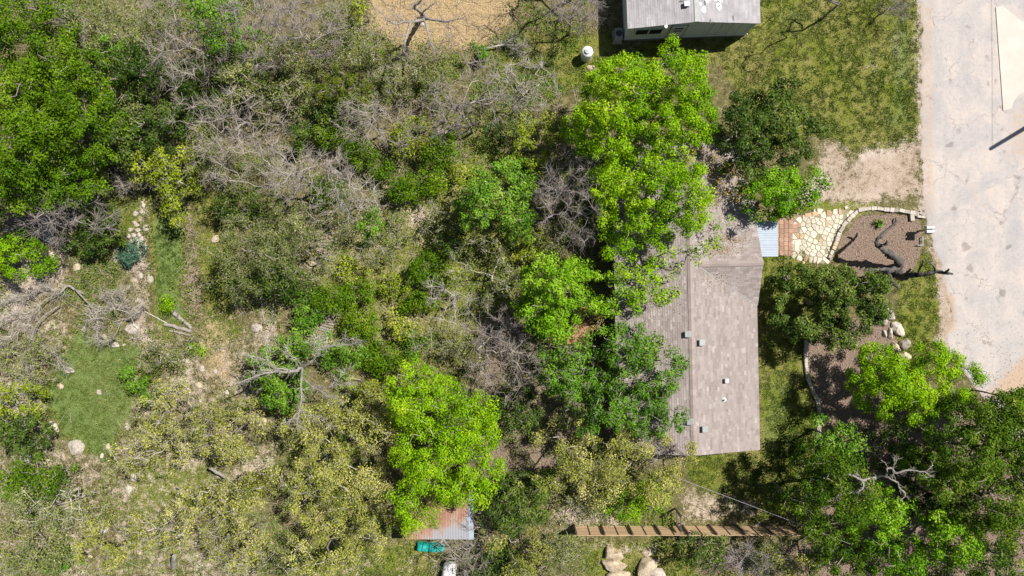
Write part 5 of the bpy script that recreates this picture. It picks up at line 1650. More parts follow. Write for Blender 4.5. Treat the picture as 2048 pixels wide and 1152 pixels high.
log('log', 'dark leaning trunk beneath the olive oaks lower left of the pale dead tree', (438, 925), (462, 958), 0.10, 0.14, z0=1.4, z1=0.2)
log('log', 'grey log on pinkish litter below the deep green tree by the fence', (1152, 1018), (1176, 1008), 0.10, 0.07)
log('pole', 'pale pole among rubble right of the clearing, left of two', (521, 595), (529, 648), 0.05, 0.04, 'greywood', 'pole')
log('pole', 'dark pole among rubble right of the clearing, right of two', (548, 600), (541, 672), 0.05, 0.05, 'greywood', 'pole')
# old boards of a collapsed walkway
rg = random.Random(81)
wk = thing('board_walk', 'collapsed grey board walkway running down through the brush', 'walkway', P(652, 640), 0)
for k in range(16):
    t = k / 15
    x = 672 - 36 * t; y = 618 + 72 * t
    p = P(x, y) - P(652, 640)
    MB().box((0, 0, 0), (rg.uniform(.5, .9), 0.13, 0.03), bev=0.004).build('board', M['barkpale' if rg.random() < .5 else 'deckwood'], wk, (p.x, p.y, 0.12 + rg.uniform(-.03, .05)), (rg.uniform(-.1, .1), rg.uniform(-.12, .12), rg.uniform(-.35, .35)))
bp_ = thing('board_pile', 'stacked grey boards in a row in the brush left of centre', 'board pile', P(648, 480), 0)
for k in range(14):
    p = P(648 + rg.uniform(-8, 12), 452 + k * 5.2) - P(648, 480)
    MB().box((0, 0, 0), (rg.uniform(0.6, 1.7), rg.uniform(0.06, 0.12), 0.04), bev=0.004).build('board', M['deckwood' if rg.random() < .5 else 'greywood'], bp_, (p.x, p.y, 0.10 + rg.uniform(-.03, .06)), (rg.uniform(-.12, .12), rg.uniform(-.12, .12), rg.uniform(-.5, .35)))
ply = thing('plywood_sheet', 'pale weathered board lying at the head of the collapsed walkway', 'board', P(640, 628, 0))
MB().box((0, 0, 0.16), (0.9, 0.55, 0.03), bev=0.004, rot=Matrix.Rotation(0.06, 3, 'Y')).build('sheet', M['barkpale'], ply)
MB().box((0, 0, 0.08), (0.08, 0.5, 0.1)).build('batten', M['deckwood'], ply)

# ------------------------------------------------------------------ wires and the pole whose shadow lies on the road
up_ = thing('utility_pole', 'wooden utility pole whose dark shadow lies across the road', 'utility pole', (37.1, 12.41, 0))
V, F = tubes([[0, 0, 0], [0, 0, 4.0]], [[0, 0, 4.0], [0, 0, 9.4]], [0.17, 0.15], [0.15, 0.12], 12)
link('shaft', mesh_np('shaft', V, F, True), M['pole'], up_)
def wire(name, label, a, b, sag, r, cat='wire'):
    a = np.array(a, float); b = np.array(b, float)
    n = 18
    t = np.linspace(0, 1, n + 1)
    p = a[None] + (b - a)[None] * t[:, None]
    p[:, 2] -= sag * 4 * t * (1 - t)
    V, F = tubes(p[:-1] - a, p[1:] - a, np.full(n, r), np.full(n, r), 6)
    return tag(link(name, mesh_np(name, V, F, True), M['cable'], None, tuple(a)), label, cat)
wire('overhead_wire', 'pale service wire crossing above the lawn and fence toward the lower right thicket', P(1352, 955, 3.2), P(1700, 1088, 5.4), 0.15, 0.012)
wire('overhead_wire', 'left thin overhead wire along the right edge above the road', (37.1, 12.41, 9.2), (36.6, 34.0, 9.0), 0.2, 0.012)
wire('overhead_wire', 'thin overhead wire crossing the bottom right corner', P(2000, 1153, 6), P(2100, 1128, 6.4), 0.1, 0.02)

# ------------------------------------------------------------------ dead trees traced limb by limb
def Q3(x, y, z): return Q(x, y, z, 730, 0, 5.85)
limbs('dead_tree', 'spreading grey dead tree with bare crooked limbs on straw at the top', 'tree', (846, 40, 0),
      [([Q3(650, 230, 0), Q3(660, 215, 1.2), Q3(680, 190, 2.6), Q3(690, 225, 3.2), Q3(620, 245, 3.6), Q3(540, 258, 3.9), Q3(470, 255, 4.1), Q3(400, 275, 4.3), Q3(340, 272, 4.5), Q3(260, 225, 4.7), Q3(200, 160, 4.9), Q3(110, 100, 5.0)], [.26, .2, .18, .15, .13, .12, .10, .08, .07, .05, .035, .02]),
       ([Q3(540, 258, 3.9), Q3(510, 340, 4.0), Q3(475, 460, 4.1), Q3(460, 540, 4.1), Q3(455, 610, 4.0), Q3(500, 640, 3.9)], [.11, .09, .08, .06, .06, .03]),
       ([Q3(690, 215, 3.2), Q3(770, 228, 3.7), Q3(900, 245, 4.2), Q3(960, 252, 4.4), Q3(1060, 230, 4.6), Q3(1160, 215, 4.8)], [.12, .10, .08, .06, .04, .02]),
       ([Q3(905, 248, 4.2), Q3(940, 300, 4.3), Q3(1000, 355, 4.4), Q3(985, 460, 4.4)], [.05, .04, .03, .02]),
       ([Q3(695, 230, 3.2), Q3(720, 310, 3.6), Q3(745, 400, 3.9), Q3(760, 490, 4.1), Q3(800, 560, 4.2), Q3(795, 600, 4.2)], [.12, .10, .08, .07, .05, .03]),
       ([Q3(685, 190, 2.6), Q3(640, 130, 3.4), Q3(590, 100, 4.0), Q3(580, 70, 4.4), Q3(625, 40, 4.8), Q3(665, -10, 5.2)], [.15, .13, .10, .09, .07, .05]),
       ([Q3(680, 140, 3.2), Q3(740, 90, 3.8), Q3(825, 35, 4.4)], [.07, .05, .02]),
       ([Q3(470, 252, 4.1), Q3(400, 205, 4.4), Q3(330, 135, 4.8)], [.06, .045, .02]), ([Q3(370, 275, 4.4), Q3(360, 350, 4.4), Q3(370, 430, 4.3)], [.04, .03, .015])],
      'greywood', 0.75, twign=3, twigl=0.7, twmat='twigpink', twigr=0.011)
def Q4(x, y, z): return Q(x, y, z, 480, 600, 4.43)
limbs('dead_tree', 'pale leafless dead tree with long forking limbs over green bushes left of centre', 'tree', (606, 728, 0),
      [([Q4(575, 560, 0), Q4(560, 580, 2.0), Q4(548, 600, 3.6), Q4(480, 630, 4.2), Q4(400, 640, 4.6), Q4(320, 632, 4.9), Q4(200, 655, 5.2), Q4(100, 690, 5.5), Q4(-20, 735, 5.8)], [.26, .22, .2, .17, .14, .12, .09, .06, .03]),
       ([Q4(470, 632, 4.3), Q4(390, 610, 4.7), Q4(320, 600, 5.0), Q4(230, 535, 5.4), Q4(150, 510, 5.6), Q4(90, 500, 5.8)], [.10, .09, .08, .06, .04, .02]),
       ([Q4(230, 535, 5.4), Q4(235, 490, 5.6), Q4(255, 430, 5.8), Q4(215, 340, 6.1)], [.05, .045, .035, .015]),
       ([Q4(548, 600, 3.6), Q4(600, 570, 4.2), Q4(660, 520, 4.6), Q4(720, 440, 5.0), Q4(800, 410, 5.2), Q4(940, 400, 5.5), Q4(1060, 375, 5.7)], [.17, .14, .11, .08, .06, .04, .02]),
       ([Q4(720, 420, 4.9), Q4(640, 365, 5.2), Q4(660, 420, 5.4)], [.05, .03, .02]),
       ([Q4(850, 360, 5.3), Q4(930, 345, 5.5), Q4(1030, 360, 5.7)], [.03, .025, .012]),
       ([Q4(550, 610, 3.7), Q4(548, 680, 4.4), Q4(540, 770, 5.0), Q4(548, 860, 5.4), Q4(535, 950, 5.7), Q4(510, 1050, 6.0), Q4(505, 1110, 6.1)], [.17, .14, .11, .09, .07, .045, .02]),
       ([Q4(535, 950, 5.7), Q4(600, 1000, 5.9), Q4(700, 1050, 6.1), Q4(800, 1115, 6.3)], [.06, .045, .03, .015]), ([Q4(535, 955, 5.7), Q4(460, 1050, 6.0), Q4(400, 1090, 6.1)], [.05, .03, .015]),
       ([Q4(560, 690, 4.4), Q4(610, 745, 4.9), Q4(660, 775, 5.1), Q4(740, 820, 5.4), Q4(800, 860, 5.6), Q4(905, 885, 5.8)], [.11, .09, .08, .06, .04, .02]),
       ([Q4(660, 772, 5.1), Q4(760, 770, 5.4), Q4(830, 765, 5.6), Q4(890, 680, 5.9), Q4(960, 605, 6.2)], [.06, .055, .045, .03, .015]), ([Q4(830, 765, 5.6), Q4(900, 745, 5.8), Q4(990, 740, 6.0)], [.03, .025, .012]),
       ([Q4(540, 580, 3.8), Q4(500, 520, 4.4), Q4(440, 490, 4.8), Q4(420, 410, 5.2)], [.08, .06, .045, .02]),
       ([Q4(330, 632, 4.9), Q4(240, 625, 5.2), Q4(120, 635, 5.4)], [.05, .035, .015])],
      'barkpale', 0.52, twign=4, twigl=0.6, twmat='twigpale')
def Q6(x, y, z): return (x, y, z)
limbs('fallen_branch', 'bleached fallen branch with feathery twigs lying near the mobile home lawn', 'branch', (990, 92, 0),
      [([(958, 98, .1), (985, 94, .3), (1005, 90, .4), (1030, 91, .45), (1048, 90, .5)], [.03, .05, .06, .05, .02]), ([(1005, 90, .4), (1020, 80, .7), (1030, 72, .9)], [.04, .03, .015]), ([(1012, 91, .4), (1030, 99, .6), (1046, 104, .6)], [.04, .03, .015])],
      'twigpale', twign=7, twigl=0.75, twmat='twigpale', twigr=0.014)
limbs('fallen_tree', 'grey fallen tree with long bleached limbs at the left edge of the clearing', 'tree', (150, 590, 0),
      [([(172, 588, .15), (150, 580, .35), (135, 572, .4), (115, 588, .5), (90, 572, .6), (60, 590, .7), (30, 596, .8), (-15, 604, .9)], [.24, .2, .17, .14, .12, .10, .08, .05]),
       ([(150, 578, .4), (170, 600, .6), (190, 622, .8), (196, 650, .9), (196, 680, 1.0)], [.14, .1, .07, .05, .02]), ([(115, 588, .5), (90, 600, .8), (60, 625, 1.0), (20, 632, 1.1), (-10, 650, 1.2)], [.1, .08, .06, .05, .02]),
       ([(120, 610, .5), (80, 640, .8), (62, 680, 1.0), (54, 730, 1.0), (52, 780, 1.0)], [.1, .08, .06, .05, .02]), ([(190, 622, .8), (230, 610, 1.0), (270, 618, 1.1)], [.05, .04, .015]), ([(90, 640, .8), (40, 660, 1.0), (0, 690, 1.1)], [.06, .04, .02]),
       ([(180, 610, .6), (215, 590, 1.0), (240, 585, 1.2)], [.05, .03, .012]), ([(65, 680, 1.0), (100, 700, 1.1), (130, 735, 1.1)], [.05, .035, .015])],
      'barkpale', 0.42, twign=14, twigl=1.0, twmat='twigpale', twigr=0.013)

# ------------------------------------------------------------------ trees and shrubs
T = tree
# -- upper left
T('fine', 9.0, [(60, 55, 95, 80)], 'fine-leaved green tree in the top left corner')
T('fine', 9.5, [(118, 170, 95, 82), (50, 200, 80, 70)], 'broad fine-leaved green tree just below the top left corner one')
T('fine', 9.0, [(60, 295, 110, 82), (168, 255, 56, 66)], 'wide fine-leaved green tree in the middle of the left canopy')
T('fine', 8.0, [(30, 365, 90, 62), (115, 345, 80, 46)], 'lowest fine-leaved green tree of the left canopy, above the leaf litter')
T('lime', 4.0, [(22, 505, 48, 42), (45, 535, 28, 25)], 'bright green bush tree at the left edge beside the white rock')
T('pink', 5.5, [(128, 432, 85, 52)], 'purplish bare tree spreading over the grey slab at left', base=(100, 428))
T('dark', 3.6, [(196, 455, 38, 45)], 'dark green rounded bush right of the purplish bare tree at left')
T('dark', 2.4, [(165, 488, 30, 24), (130, 480, 16, 16)], 'low dark green shrub just right of the grey slab')
T('sage', 6.5, [(205, 50, 70, 60)], 'pale yellowish tree at the top beside the top left corner canopy')
T('pink', 6.0, [(165, 75, 50, 50), (130, 60, 30, 40)], 'small bare purplish tree between the corner canopy and pale yellowish tree')
T('sage', 6.5, [(300, 60, 60, 55)], 'sage green tree at the top right of the pale yellowish one')
T('pink', 7.0, [(345, 25, 60, 50)], 'bare purplish tree at the top edge left of the deep green one')
T('dark', 6.5, [(300, 150, 72, 55), (225, 180, 50, 50)], 'dull green oak in the middle of the upper left brush', dens=.8)
T('sage', 5.5, [(240, 225, 60, 55)], 'olive-grey tree touching the right flank of the left canopy')
T('mid', 7.5, [(425, 25, 40, 45), (450, 70, 40, 42)], 'deep green tree with dark gaps near the top left of centre', dens=1.1)
T('dark', 5.5, [(270, 275, 62, 50), (330, 240, 40, 30)], 'dark green tree above the pale-leaved bush of the clearing')
T('bare', 7.0, [(370, 120, 70, 60)], 'grey bare tree in the upper left brush beside the dull green oak')
T('pink', 7.5, [(505, 50, 70, 60), (520, 110, 40, 30)], 'purplish bare tree right of the deep green one near the top')
T('pink', 7.5, [(610, 55, 75, 62)], 'grey-violet bare tree left of the straw field at the top')
T('brush', 5.5, [(455, 165, 70, 55)], 'sparse twiggy tree below the purplish bare tree at the top')
T('bare', 7.0, [(475, 245, 100, 75), (400, 230, 50, 40)], 'wide tan bare tree in the upper left brush, above the sage bushes', base=(512, 258))
T('brush', 5.0, [(555, 175, 60, 48)], 'sparse twiggy bush tree left of the light green shrub tree and olive cedar')
T('cedar', 5.0, [(672, 138, 34, 34), (690, 172, 36, 30), (640, 185, 26, 18)], 'olive green cedar with dark clefts in the upper brush')
T('sage', 3.2, [(600, 165, 32, 28)], 'light green shrub tree left of the olive cedar')
T('yg', 3.5, [(722, 12, 18, 32)], 'slim yellow-green bush at the top edge left of the straw field')
T('brush', 4.0, [(740, 95, 42, 42)], 'sparse grey-green bush at the left border of the straw field')
T('brush', 3.8, [(790, 150, 60, 40)], 'sparse greenish brush below the straw field')
T('thin', 6.0, [(960, 190, 110, 75)], 'fine-twigged bare tree filling the brush left of the big lime tree', base=(945, 265), tmat='twigpink')
T('thin', 5.0, [(880, 215, 70, 55)], 'thin pinkish bare tree in the upper middle brush', tmat='twigpink')
T('bare', 5.5, [(740, 240, 80, 50)], 'grey bare tree below the olive cedar')
T('thin', 4.0, [(1060, 160, 70, 50)], 'straw-coloured thin brush tree below the fallen branch')
T('sage', 2.4, [(862, 105, 20, 18)], 'small green shrub under the lower limb of the spreading dead tree')
T('mid', 2.0, [(953, 100, 16, 14)], 'small leafy shrub left of the bleached fallen branch')
T('pink', 6.5, [(1150, 12, 48, 40)], 'pale grey bare tree at the top edge left of the mobile home')
T('bare', 9.0, [(1160, -95, 130, 75)], 'large bare tree beyond the top edge throwing branch shadows on straw', tmat='bark', tw=3)
T('bare', 9.0, [(1745, -50, 62, 62)], 'bare tree beyond the top edge throwing a branch shadow on the lawn', tmat='bark', tw=2)
T('pink', 3.0, [(1800, 0, 32, 22)], 'small grey bare bush at the top edge near the road')
T('mid', 5.5, [(225, 110, 55, 40)], 'green tree with yellowish tips right of the pale yellowish tree', dens=.7)
T('dark', 5.0, [(385, 195, 50, 45)], 'dark tree in the gap left of the wide tan bare tree', dens=.8)
T('dark', 4.5, [(440, 130, 50, 38), (520, 150, 40, 30)], 'dark thicket below the deep green tree near the top', dens=.7)
T('sage', 5.0, [(570, 105, 55, 45)], 'sage bush between the two violet bare trees at the top')
T('sage', 4.5, [(660, 95, 50, 36)], 'sage bush above the olive cedar')
T('dark', 3.6, [(600, 255, 50, 38)], 'dark low thicket left below the olive cedar', dens=.6)
T('sage', 4.2, [(420, 290, 60, 34)], 'sage bush below the wide tan bare tree')
T('dark', 3.2, [(470, 410, 50, 30)], 'dark low bush between the grass path and the large grey bare tree', dens=.6)
T('sage', 3.0, [(680, 40, 40, 36)], 'pale sage bush at the top edge left of the slim yellow-green bush')
T('dark', 3.0, [(690, 215, 55, 26)], 'dark thicket just below the olive cedar', dens=.7)
T('sage', 2.5, [(870, 165, 60, 34)], 'low sage brush under the pinkish bare trees')
T('dark', 2.5, [(1010, 262, 50, 22)], 'dark low bush left of the yellow-green tree', dens=.6)
T('dark', 3.0, [(1090, 700, 40, 50)], 'dark shaded bush left of the open green tree', dens=.6)
T('dark', 2.6, [(905, 480, 30, 40)], 'dark low bush left of the mid green leafy tree foot', dens=.7)
T('fine', 2.2, [(880, 300, 36, 26)], 'low green shrub left of the thin pinkish tree foot')
T('yg', 2.0, [(930, 350, 30, 26)], 'pale yellow-green shrub left of the mid green leafy tree')
T('fine', 2.4, [(650, 380, 34, 22)], 'green shrub under the right half of the large grey bare tree')
T('mid', 2.0, [(600, 590, 34, 20)], 'low leafy shrub above the leafy green shrub by the walkway')
T('yg', 2.2, [(900, 560, 28, 30)], 'yellowish shrub right of the central green shrub')
T('fine', 2.0, [(840, 605, 40, 20)], 'low green shrub below the central green shrub')
T('yg', 1.8, [(700, 540, 34, 20)], 'pale yellow-green weeds bush between the boards and the central shrub')
T('mid', 2.0, [(830, 690, 26, 24)], 'fresh green shrub just above the bright lime tree top')
T('fine', 2.2, [(660, 270, 40, 24)], 'green shrub under twigs left of the dark-edged green shrub')
# -- left clearing
T('yg', 4.2, [(335, 335, 40, 50), (350, 400, 30, 45), (275, 330, 30, 26)], 'pale-leaved green bush with white branches at the head of the grass path', dens=1.2, tmat='twigpale')
T('bare', 2.5, [(262, 360, 38, 28)], 'tan bare shrub left of the pale-leaved bush')
T('brush', 6.0, [(430, 330, 55, 50)], 'sparse grey tree right of the pale-leaved bush')
T('bare', 7.5, [(620, 350, 85, 62), (520, 330, 80, 60)], 'largest grey bare tree, spreading above the grey-green oak', base=(635, 380))
T('sage', 6.0, [(505, 500, 85, 62), (560, 470, 50, 45)], 'grey-green oak beside the brown path', dens=.9)
T('sage', 4.5, [(470, 560, 55, 38)], 'low grey-green oak at the foot of the brown path')
T('dark', 4.0, [(560, 560, 55, 34)], 'dark green thicket tree left of the collapsed walkway', dens=.8)
T('juniper', 1.1, [(262, 492, 28, 18), (254, 514, 18, 18), (242, 508, 14, 14)], 'small blue-green juniper beside the rock trail', name='juniper_shrub')
T('lime', 1.3, [(338, 612, 13, 14)], 'little bright bush on the grass path above the split logs')
T('lime', 0.8, [(392, 700, 16, 8)], 'low bright weed patch bush beside the straw', dens=.8)
T('mid', 2.2, [(262, 760, 20, 28), (282, 790, 20, 18)], 'green shrub at the right edge of the meadow')
T('cedar', 1.6, [(290, 758, 24, 14)], 'yellow-green low cedar shrub touching the meadow shrub')
T('brush', 2.5, [(330, 720, 55, 34)], 'sparse weedy brush below the split logs')
T('thin', 2.5, [(220, 640, 60, 45)], 'pale bare brush above the meadow')
T('brush', 2.2, [(60, 720, 70, 45)], 'sparse brush below the fallen tree at the left edge')
T('yg', 4.0, [(30, 800, 48, 36)], 'yellow-green tree at the left edge beside the meadow')
T('dark', 4.5, [(40, 865, 55, 42)], 'dark olive tree at the left edge below the yellow-green one', dens=.9)
# -- lower left oaks
T('olive', 5.5, [(345, 830, 85, 58)], 'grey-olive oak right of the meadow', dens=0.59, tw=6)
T('olive', 5.5, [(300, 910, 70, 40)], 'thin olive oak below the meadow oak', dens=0.51, tw=6)
T('olive', 6.0, [(450, 870, 70, 60)], 'olive oak just above the dark leaning trunk', dens=.8)
T('fine', 5.0, [(60, 965, 75, 42)], 'green leafy oak at the lower left edge', dens=.6)
T('sage', 5.5, [(110, 1020, 95, 40)], 'grey-green oak with pale limbs near the lower left corner', dens=.8, tmat='twigpale')
T('sage', 4.0, [(50, 1100, 80, 50)], 'grey-green thicket tree in the lower left corner')
T('mid', 2.4, [(110, 1125, 34, 22)], 'small fresh green shrub at the bottom of the lower left thicket', dens=.7)
T('olive', 5.0, [(190, 1090, 80, 48)], 'olive oak at the bottom left beside the corner thicket', dens=0.64, tw=6)
T('olive', 5.5, [(300, 1070, 65, 55)], 'yellowish oak at the bottom left of the leaning trunk', dens=0.51, tw=6)
T('olive', 6.0, [(430, 1015, 85, 50)], 'yellow oak above the leaning grey trunk section', dens=0.68, tw=6)
T('olive', 5.5, [(470, 1090, 70, 48)], 'yellow oak right of the leaning grey trunk section', dens=0.59, tw=6)
T('olive', 6.0, [(520, 985, 50, 50)], 'yellow oak right of the dark leaning trunk', dens=.8)
T('mid', 4.5, [(545, 745, 62, 48), (560, 800, 45, 30), (600, 690, 50, 28)], 'bright green bush under the pale dead tree', dens=.9)
T('olive', 6.0, [(640, 855, 75, 50)], 'olive-yellow oak right below the pale dead tree')
T('olive', 6.5, [(630, 940, 70, 55)], 'olive-yellow oak midway between the pale dead tree and the bottom edge')
T('olive', 6.0, [(745, 850, 50, 60)], 'olive-yellow oak touching the left of the bright lime tree above the shed')
T('olive', 6.5, [(700, 980, 75, 60)], 'bright olive oak left of the rusty shed')
T('olive', 6.0, [(640, 1035, 62, 42)], 'olive oak lower left of the bright olive one by the shed')
T('olive', 5.5, [(750, 1045, 55, 30), (800, 1050, 40, 24)], 'low olive oak over the left end of the rusty shed roof')
T('olive', 5.5, [(640, 1110, 65, 40)], 'olive oak at the bottom edge, second left from the teal tarp')
T('sage', 4.0, [(570, 1130, 50, 30)], 'grey-green shrub tree at the bottom edge left of the olive oaks')
T('olive', 5.0, [(720, 1105, 45, 30)], 'small olive oak left of the teal tarp')
# -- middle
T('limefine', 8.0, [(840, 800, 60, 70), (870, 880, 100, 85), (940, 850, 60, 75), (910, 960, 90, 58), (830, 1015, 55, 42), (940, 915, 60, 50)], 'bright lime tree above the rusty shed', dens=1.0)
T('mid', 3.2, [(738, 452, 24, 27)], 'round green shrub in the brush right of the grey boards')
T('fine', 2.3, [(812, 372, 36, 26), (860, 366, 28, 28)], 'green twin shrub in the upper middle of the brush')
T('fine', 2.6, [(720, 305, 34, 28), (760, 330, 24, 18)], 'dark-edged green shrub below the grey bare tree under the cedar')
T('yg', 2.8, [(820, 270, 40, 44)], 'yellowish green shrub in the upper middle brush')
T('fine', 2.4, [(855, 540, 42, 34)], 'green shrub in the centre of the brush')
T('yg', 2.0, [(790, 570, 36, 26)], 'yellow-green shrub left of the central green shrub')
T('fine', 2.2, [(670, 595, 44, 26), (720, 590, 30, 22)], 'green shrub above the collapsed walkway')
T('mid', 2.2, [(610, 640, 26, 34)], 'leafy green shrub left of the collapsed walkway')
T('fine', 2.2, [(720, 650, 40, 30)], 'green shrub right of the collapsed walkway')
T('yg', 2.4, [(800, 645, 26, 34)], 'yellowish shrub in the lower middle brush')
T('mid', 2.6, [(690, 720, 50, 30)], 'leafy green shrub right of the pale dead tree')
T('fine', 2.2, [(765, 715, 36, 34)], 'green shrub above the bright lime tree, left side')
T('yg', 2.0, [(720, 775, 45, 26)], 'yellow-green shrub between the pale dead tree and the bright lime tree')
T('brush', 3.5, [(640, 450, 60, 42)], 'sparse brush tree over the row of grey boards')
T('brush', 3.8, [(620, 520, 60, 40)], 'sparse brush tree below the row of grey boards', tw=8)
T('brush', 3.0, [(760, 500, 45, 30)], 'sparse twiggy bush right of the row of grey boards')
T('thin', 4.0, [(700, 400, 70, 45)], 'thin grey bare tree above the round green shrub')
T('brush', 3.0, [(880, 440, 35, 40)], 'sparse bush left of the mid green tree')
T('sage', 2.6, [(790, 455, 25, 30)], 'small sage bush right of the round green shrub')
T('brush', 4.5, [(960, 530, 62, 52), (1010, 575, 55, 50)], 'grey-olive twiggy tree left of the bright broad tree behind the house', tmat='twigpale')
T('thin', 5.0, [(900, 610, 55, 40)], 'thin bare tree in the lower middle brush')
T('pink', 5.0, [(985, 655, 55, 40)], 'pinkish bare tree above the grey twiggy one in the middle')
T('bare', 5.5, [(1015, 735, 72, 58)], 'grey dense twiggy bare tree right above the bright lime tree', base=(960, 668))
T('brush', 3.5, [(930, 700, 45, 40)], 'sparse bush at the upper right of the bright lime tree')
T('brush', 3.5, [(860, 690, 40, 30)], 'sparse dry bush above the bright lime tree')
T('mid', 6.0, [(975, 405, 62, 62), (1020, 360, 50, 48), (1030, 430, 40, 45)], 'mid green leafy tree left of the dark bare twiggy tree')
T('yg', 5.5, [(1078, 265, 42, 45), (1055, 325, 40, 25)], 'yellow-green tree left of the big lime tree')
T('yg', 3.5, [(1060, 500, 34, 36)], 'yellow-green bush below the mid green leafy tree')
T('pink', 7.0, [(1145, 395, 68, 95)], 'dark bare twiggy tree between the mid green tree and the lime trees')
T('sage', 3.5, [(1110, 480, 45, 32)], 'sparse green bush at the foot of the dark bare twiggy tree')
T('lime', 9.5, [(1250, 170, 85, 62), (1350, 160, 80, 60), (1215, 250, 80, 55), (1320, 240, 110, 65), (1400, 225, 48, 55), (1240, 290, 70, 28), (1350, 108, 28, 22)], 'big lime green tree below the mobile home')
T('lime', 8.5, [(1230, 370, 52, 50), (1320, 355, 80, 50), (1360, 420, 62, 62), (1280, 440, 72, 60), (1255, 490, 40, 28)], 'second big lime green tree leaning over the house roof')
T('rust', 6.5, [(1400, 320, 34, 34), (1450, 370, 42, 48)], 'sparse orange-leaved tree over the top end of the roof')
T('sparse', 6.0, [(1400, 500, 50, 28), (1310, 530, 56, 28), (1440, 460, 26, 22)], 'sparse leafy twigs hanging over the roof below the second lime tree', base=(1215, 515))
T('bright', 7.0, [(1115, 570, 68, 62), (1085, 620, 52, 38), (1170, 585, 58, 46), (1110, 645, 46, 26)], 'bright broad green tree behind the house')
T('sparse', 6.5, [(1235, 585, 60, 50), (1300, 575, 62, 44), (1330, 545, 40, 26)], 'loose bright green tree spilling over the left eave', dens=2.2, base=(1215, 590))
T('rust', 5.0, [(1170, 640, 42, 30)], 'sparse tan-leaved small tree above the reddish deck', dens=1.6)
T('mid', 7.5, [(1240, 705, 80, 50), (1305, 735, 72, 62), (1150, 750, 68, 58), (1250, 800, 90, 62), (1310, 840, 58, 44), (1180, 830, 50, 45)], 'open green tree with visible grey branches beside the left eave', dens=.8, tw=5)
T('dark', 3.5, [(1040, 830, 45, 50)], 'dark shaded bush between the bright lime tree and the open green tree', dens=.7)
T('olive', 6.0, [(1140, 900, 68, 55), (1100, 950, 45, 30)], 'olive oak in the lower middle right of the bright lime tree')
T('olive', 6.5, [(1290, 950, 85, 55), (1325, 905, 62, 34), (1260, 895, 45, 30)], 'yellow olive oak at the lower end of the house roof')
T('olive', 5.0, [(1200, 970, 35, 45)], 'small olive oak left of the yellow olive one at the house end', dens=.8)
T('lime', 2.5, [(1250, 1020, 55, 26), (1310, 1000, 30, 22)], 'bright green shrub row above the fence', dens=.7)
T('bare', 4.0, [(1310, 895, 60, 22)], 'grey bare twigs tree at the lower roof corner')
T('dark', 5.0, [(1030, 1015, 62, 52), (1060, 975, 45, 35)], 'deep green tree between the shed and the fence')
T('brush', 2.6, [(1150, 1020, 60, 30)], 'sparse dry bush left of the bright shrub row by the fence')
T('pink', 3.8, [(965, 1045, 40, 40)], 'bare tree casting twig shadows on the rusty roof', base=(985, 1062), tw=5)
T('bare', 3.4, [(920, 1110, 55, 32)], 'grey bare bush over the white domed tank', base=(950, 1115))
T('dark', 3.0, [(985, 1130, 50, 34)], 'dark bush right of the white domed tank', dens=.7)
T('olive', 5.0, [(1040, 1110, 55, 40)], 'olive oak at the bottom edge right of the white domed tank')
T('sage', 4.0, [(1130, 1115, 55, 36)], 'grey-olive shrub tree left of the cream boulders')
# -- right
T('dark', 7.0, [(1540, 225, 82, 62), (1480, 280, 52, 62), (1585, 275, 58, 58), (1500, 335, 40, 42)], 'dark oak beside the upper end of the house near the drive')
T('bright', 6.6, [(1562, 385, 64, 46), (1610, 372, 36, 34), (1545, 420, 30, 16)], 'bright green tree above the terracotta pavers', dens=1.2)
T('dark', 6.0, [(1640, 585, 78, 58), (1705, 605, 80, 66), (1620, 632, 50, 46), (1685, 660, 54, 36), (1745, 590, 40, 46)], 'dark green oak on the front lawn below the flagstones', dens=1.1)
T('lime', 6.5, [(1800, 775, 86, 58), (1890, 755, 80, 62), (1775, 728, 46, 32), (1835, 815, 66, 34)], 'bright green tree at the road edge below the boulder pile')
T('mid', 4.5, [(1672, 880, 46, 36)], 'mid green tree in the shaded lower right bed', dens=1.2)
T('deep', 7.0, [(1640, 945, 50, 48), (1695, 970, 65, 45)], 'fine-leaved green tree left of the bleached pruned tree')
T('deep', 6.0, [(1600, 1005, 40, 34)], 'dark-edged green tree over the lawn corner near the fence', dens=.7)
T('deep', 8.5, [(1940, 885, 100, 80), (2020, 860, 90, 66), (1890, 935, 60, 60), (2060, 930, 60, 60)], 'large green tree at the right edge below the road')
T('bright', 7.0, [(1760, 1035, 72, 48)], 'bright leafy tree below the bleached pruned tree')
T('deep', 7.5, [(1670, 1040, 65, 45)], 'green tree at the fence end')
T('deep', 8.0, [(1990, 995, 90, 70)], 'green tree at the right edge, middle of the lower right thicket')
T('bright', 7.5, [(1875, 1085, 75, 58), (1800, 1120, 55, 42)], 'bright yellow-green tree at the bottom of the lower right thicket', dens=.9)
T('deep', 8.0, [(1990, 1095, 95, 75)], 'green tree in the lower right corner')
T('deep', 6.5, [(1690, 1120, 70, 45)], 'dark green tree at the bottom edge right of the fence', dens=.8)
T('dark', 5.0, [(1890, 1010, 60, 60), (1850, 950, 50, 45)], 'dark tree in the gap right of the bleached pruned tree')
T('dark', 4.0, [(1780, 900, 60, 45)], 'dark shaded bush above the bleached pruned tree', dens=.7)
T('fine', 6.0, [(2040, 800, 50, 36)], 'green tree top at the right edge where the road leaves the picture')
T('deep', 7.0, [(1985, 830, 75, 36), (2045, 850, 50, 45)], 'deep green tree hiding the lower end of the road')
T('dark', 2.5, [(1900, 1140, 70, 34)], 'dark low bush added for shade at the bottom edge of the lower right thicket', dens=.6)  # low dark bushes from here on are added to darken the thicket floor
T('dark', 2.5, [(1950, 1040, 60, 36)], 'dark low bush added for shade between the green trees of the right edge', dens=.6)
T('dark', 2.5, [(1715, 1095, 60, 30)], 'dark low bush added for shade right of the fence end', dens=.6)
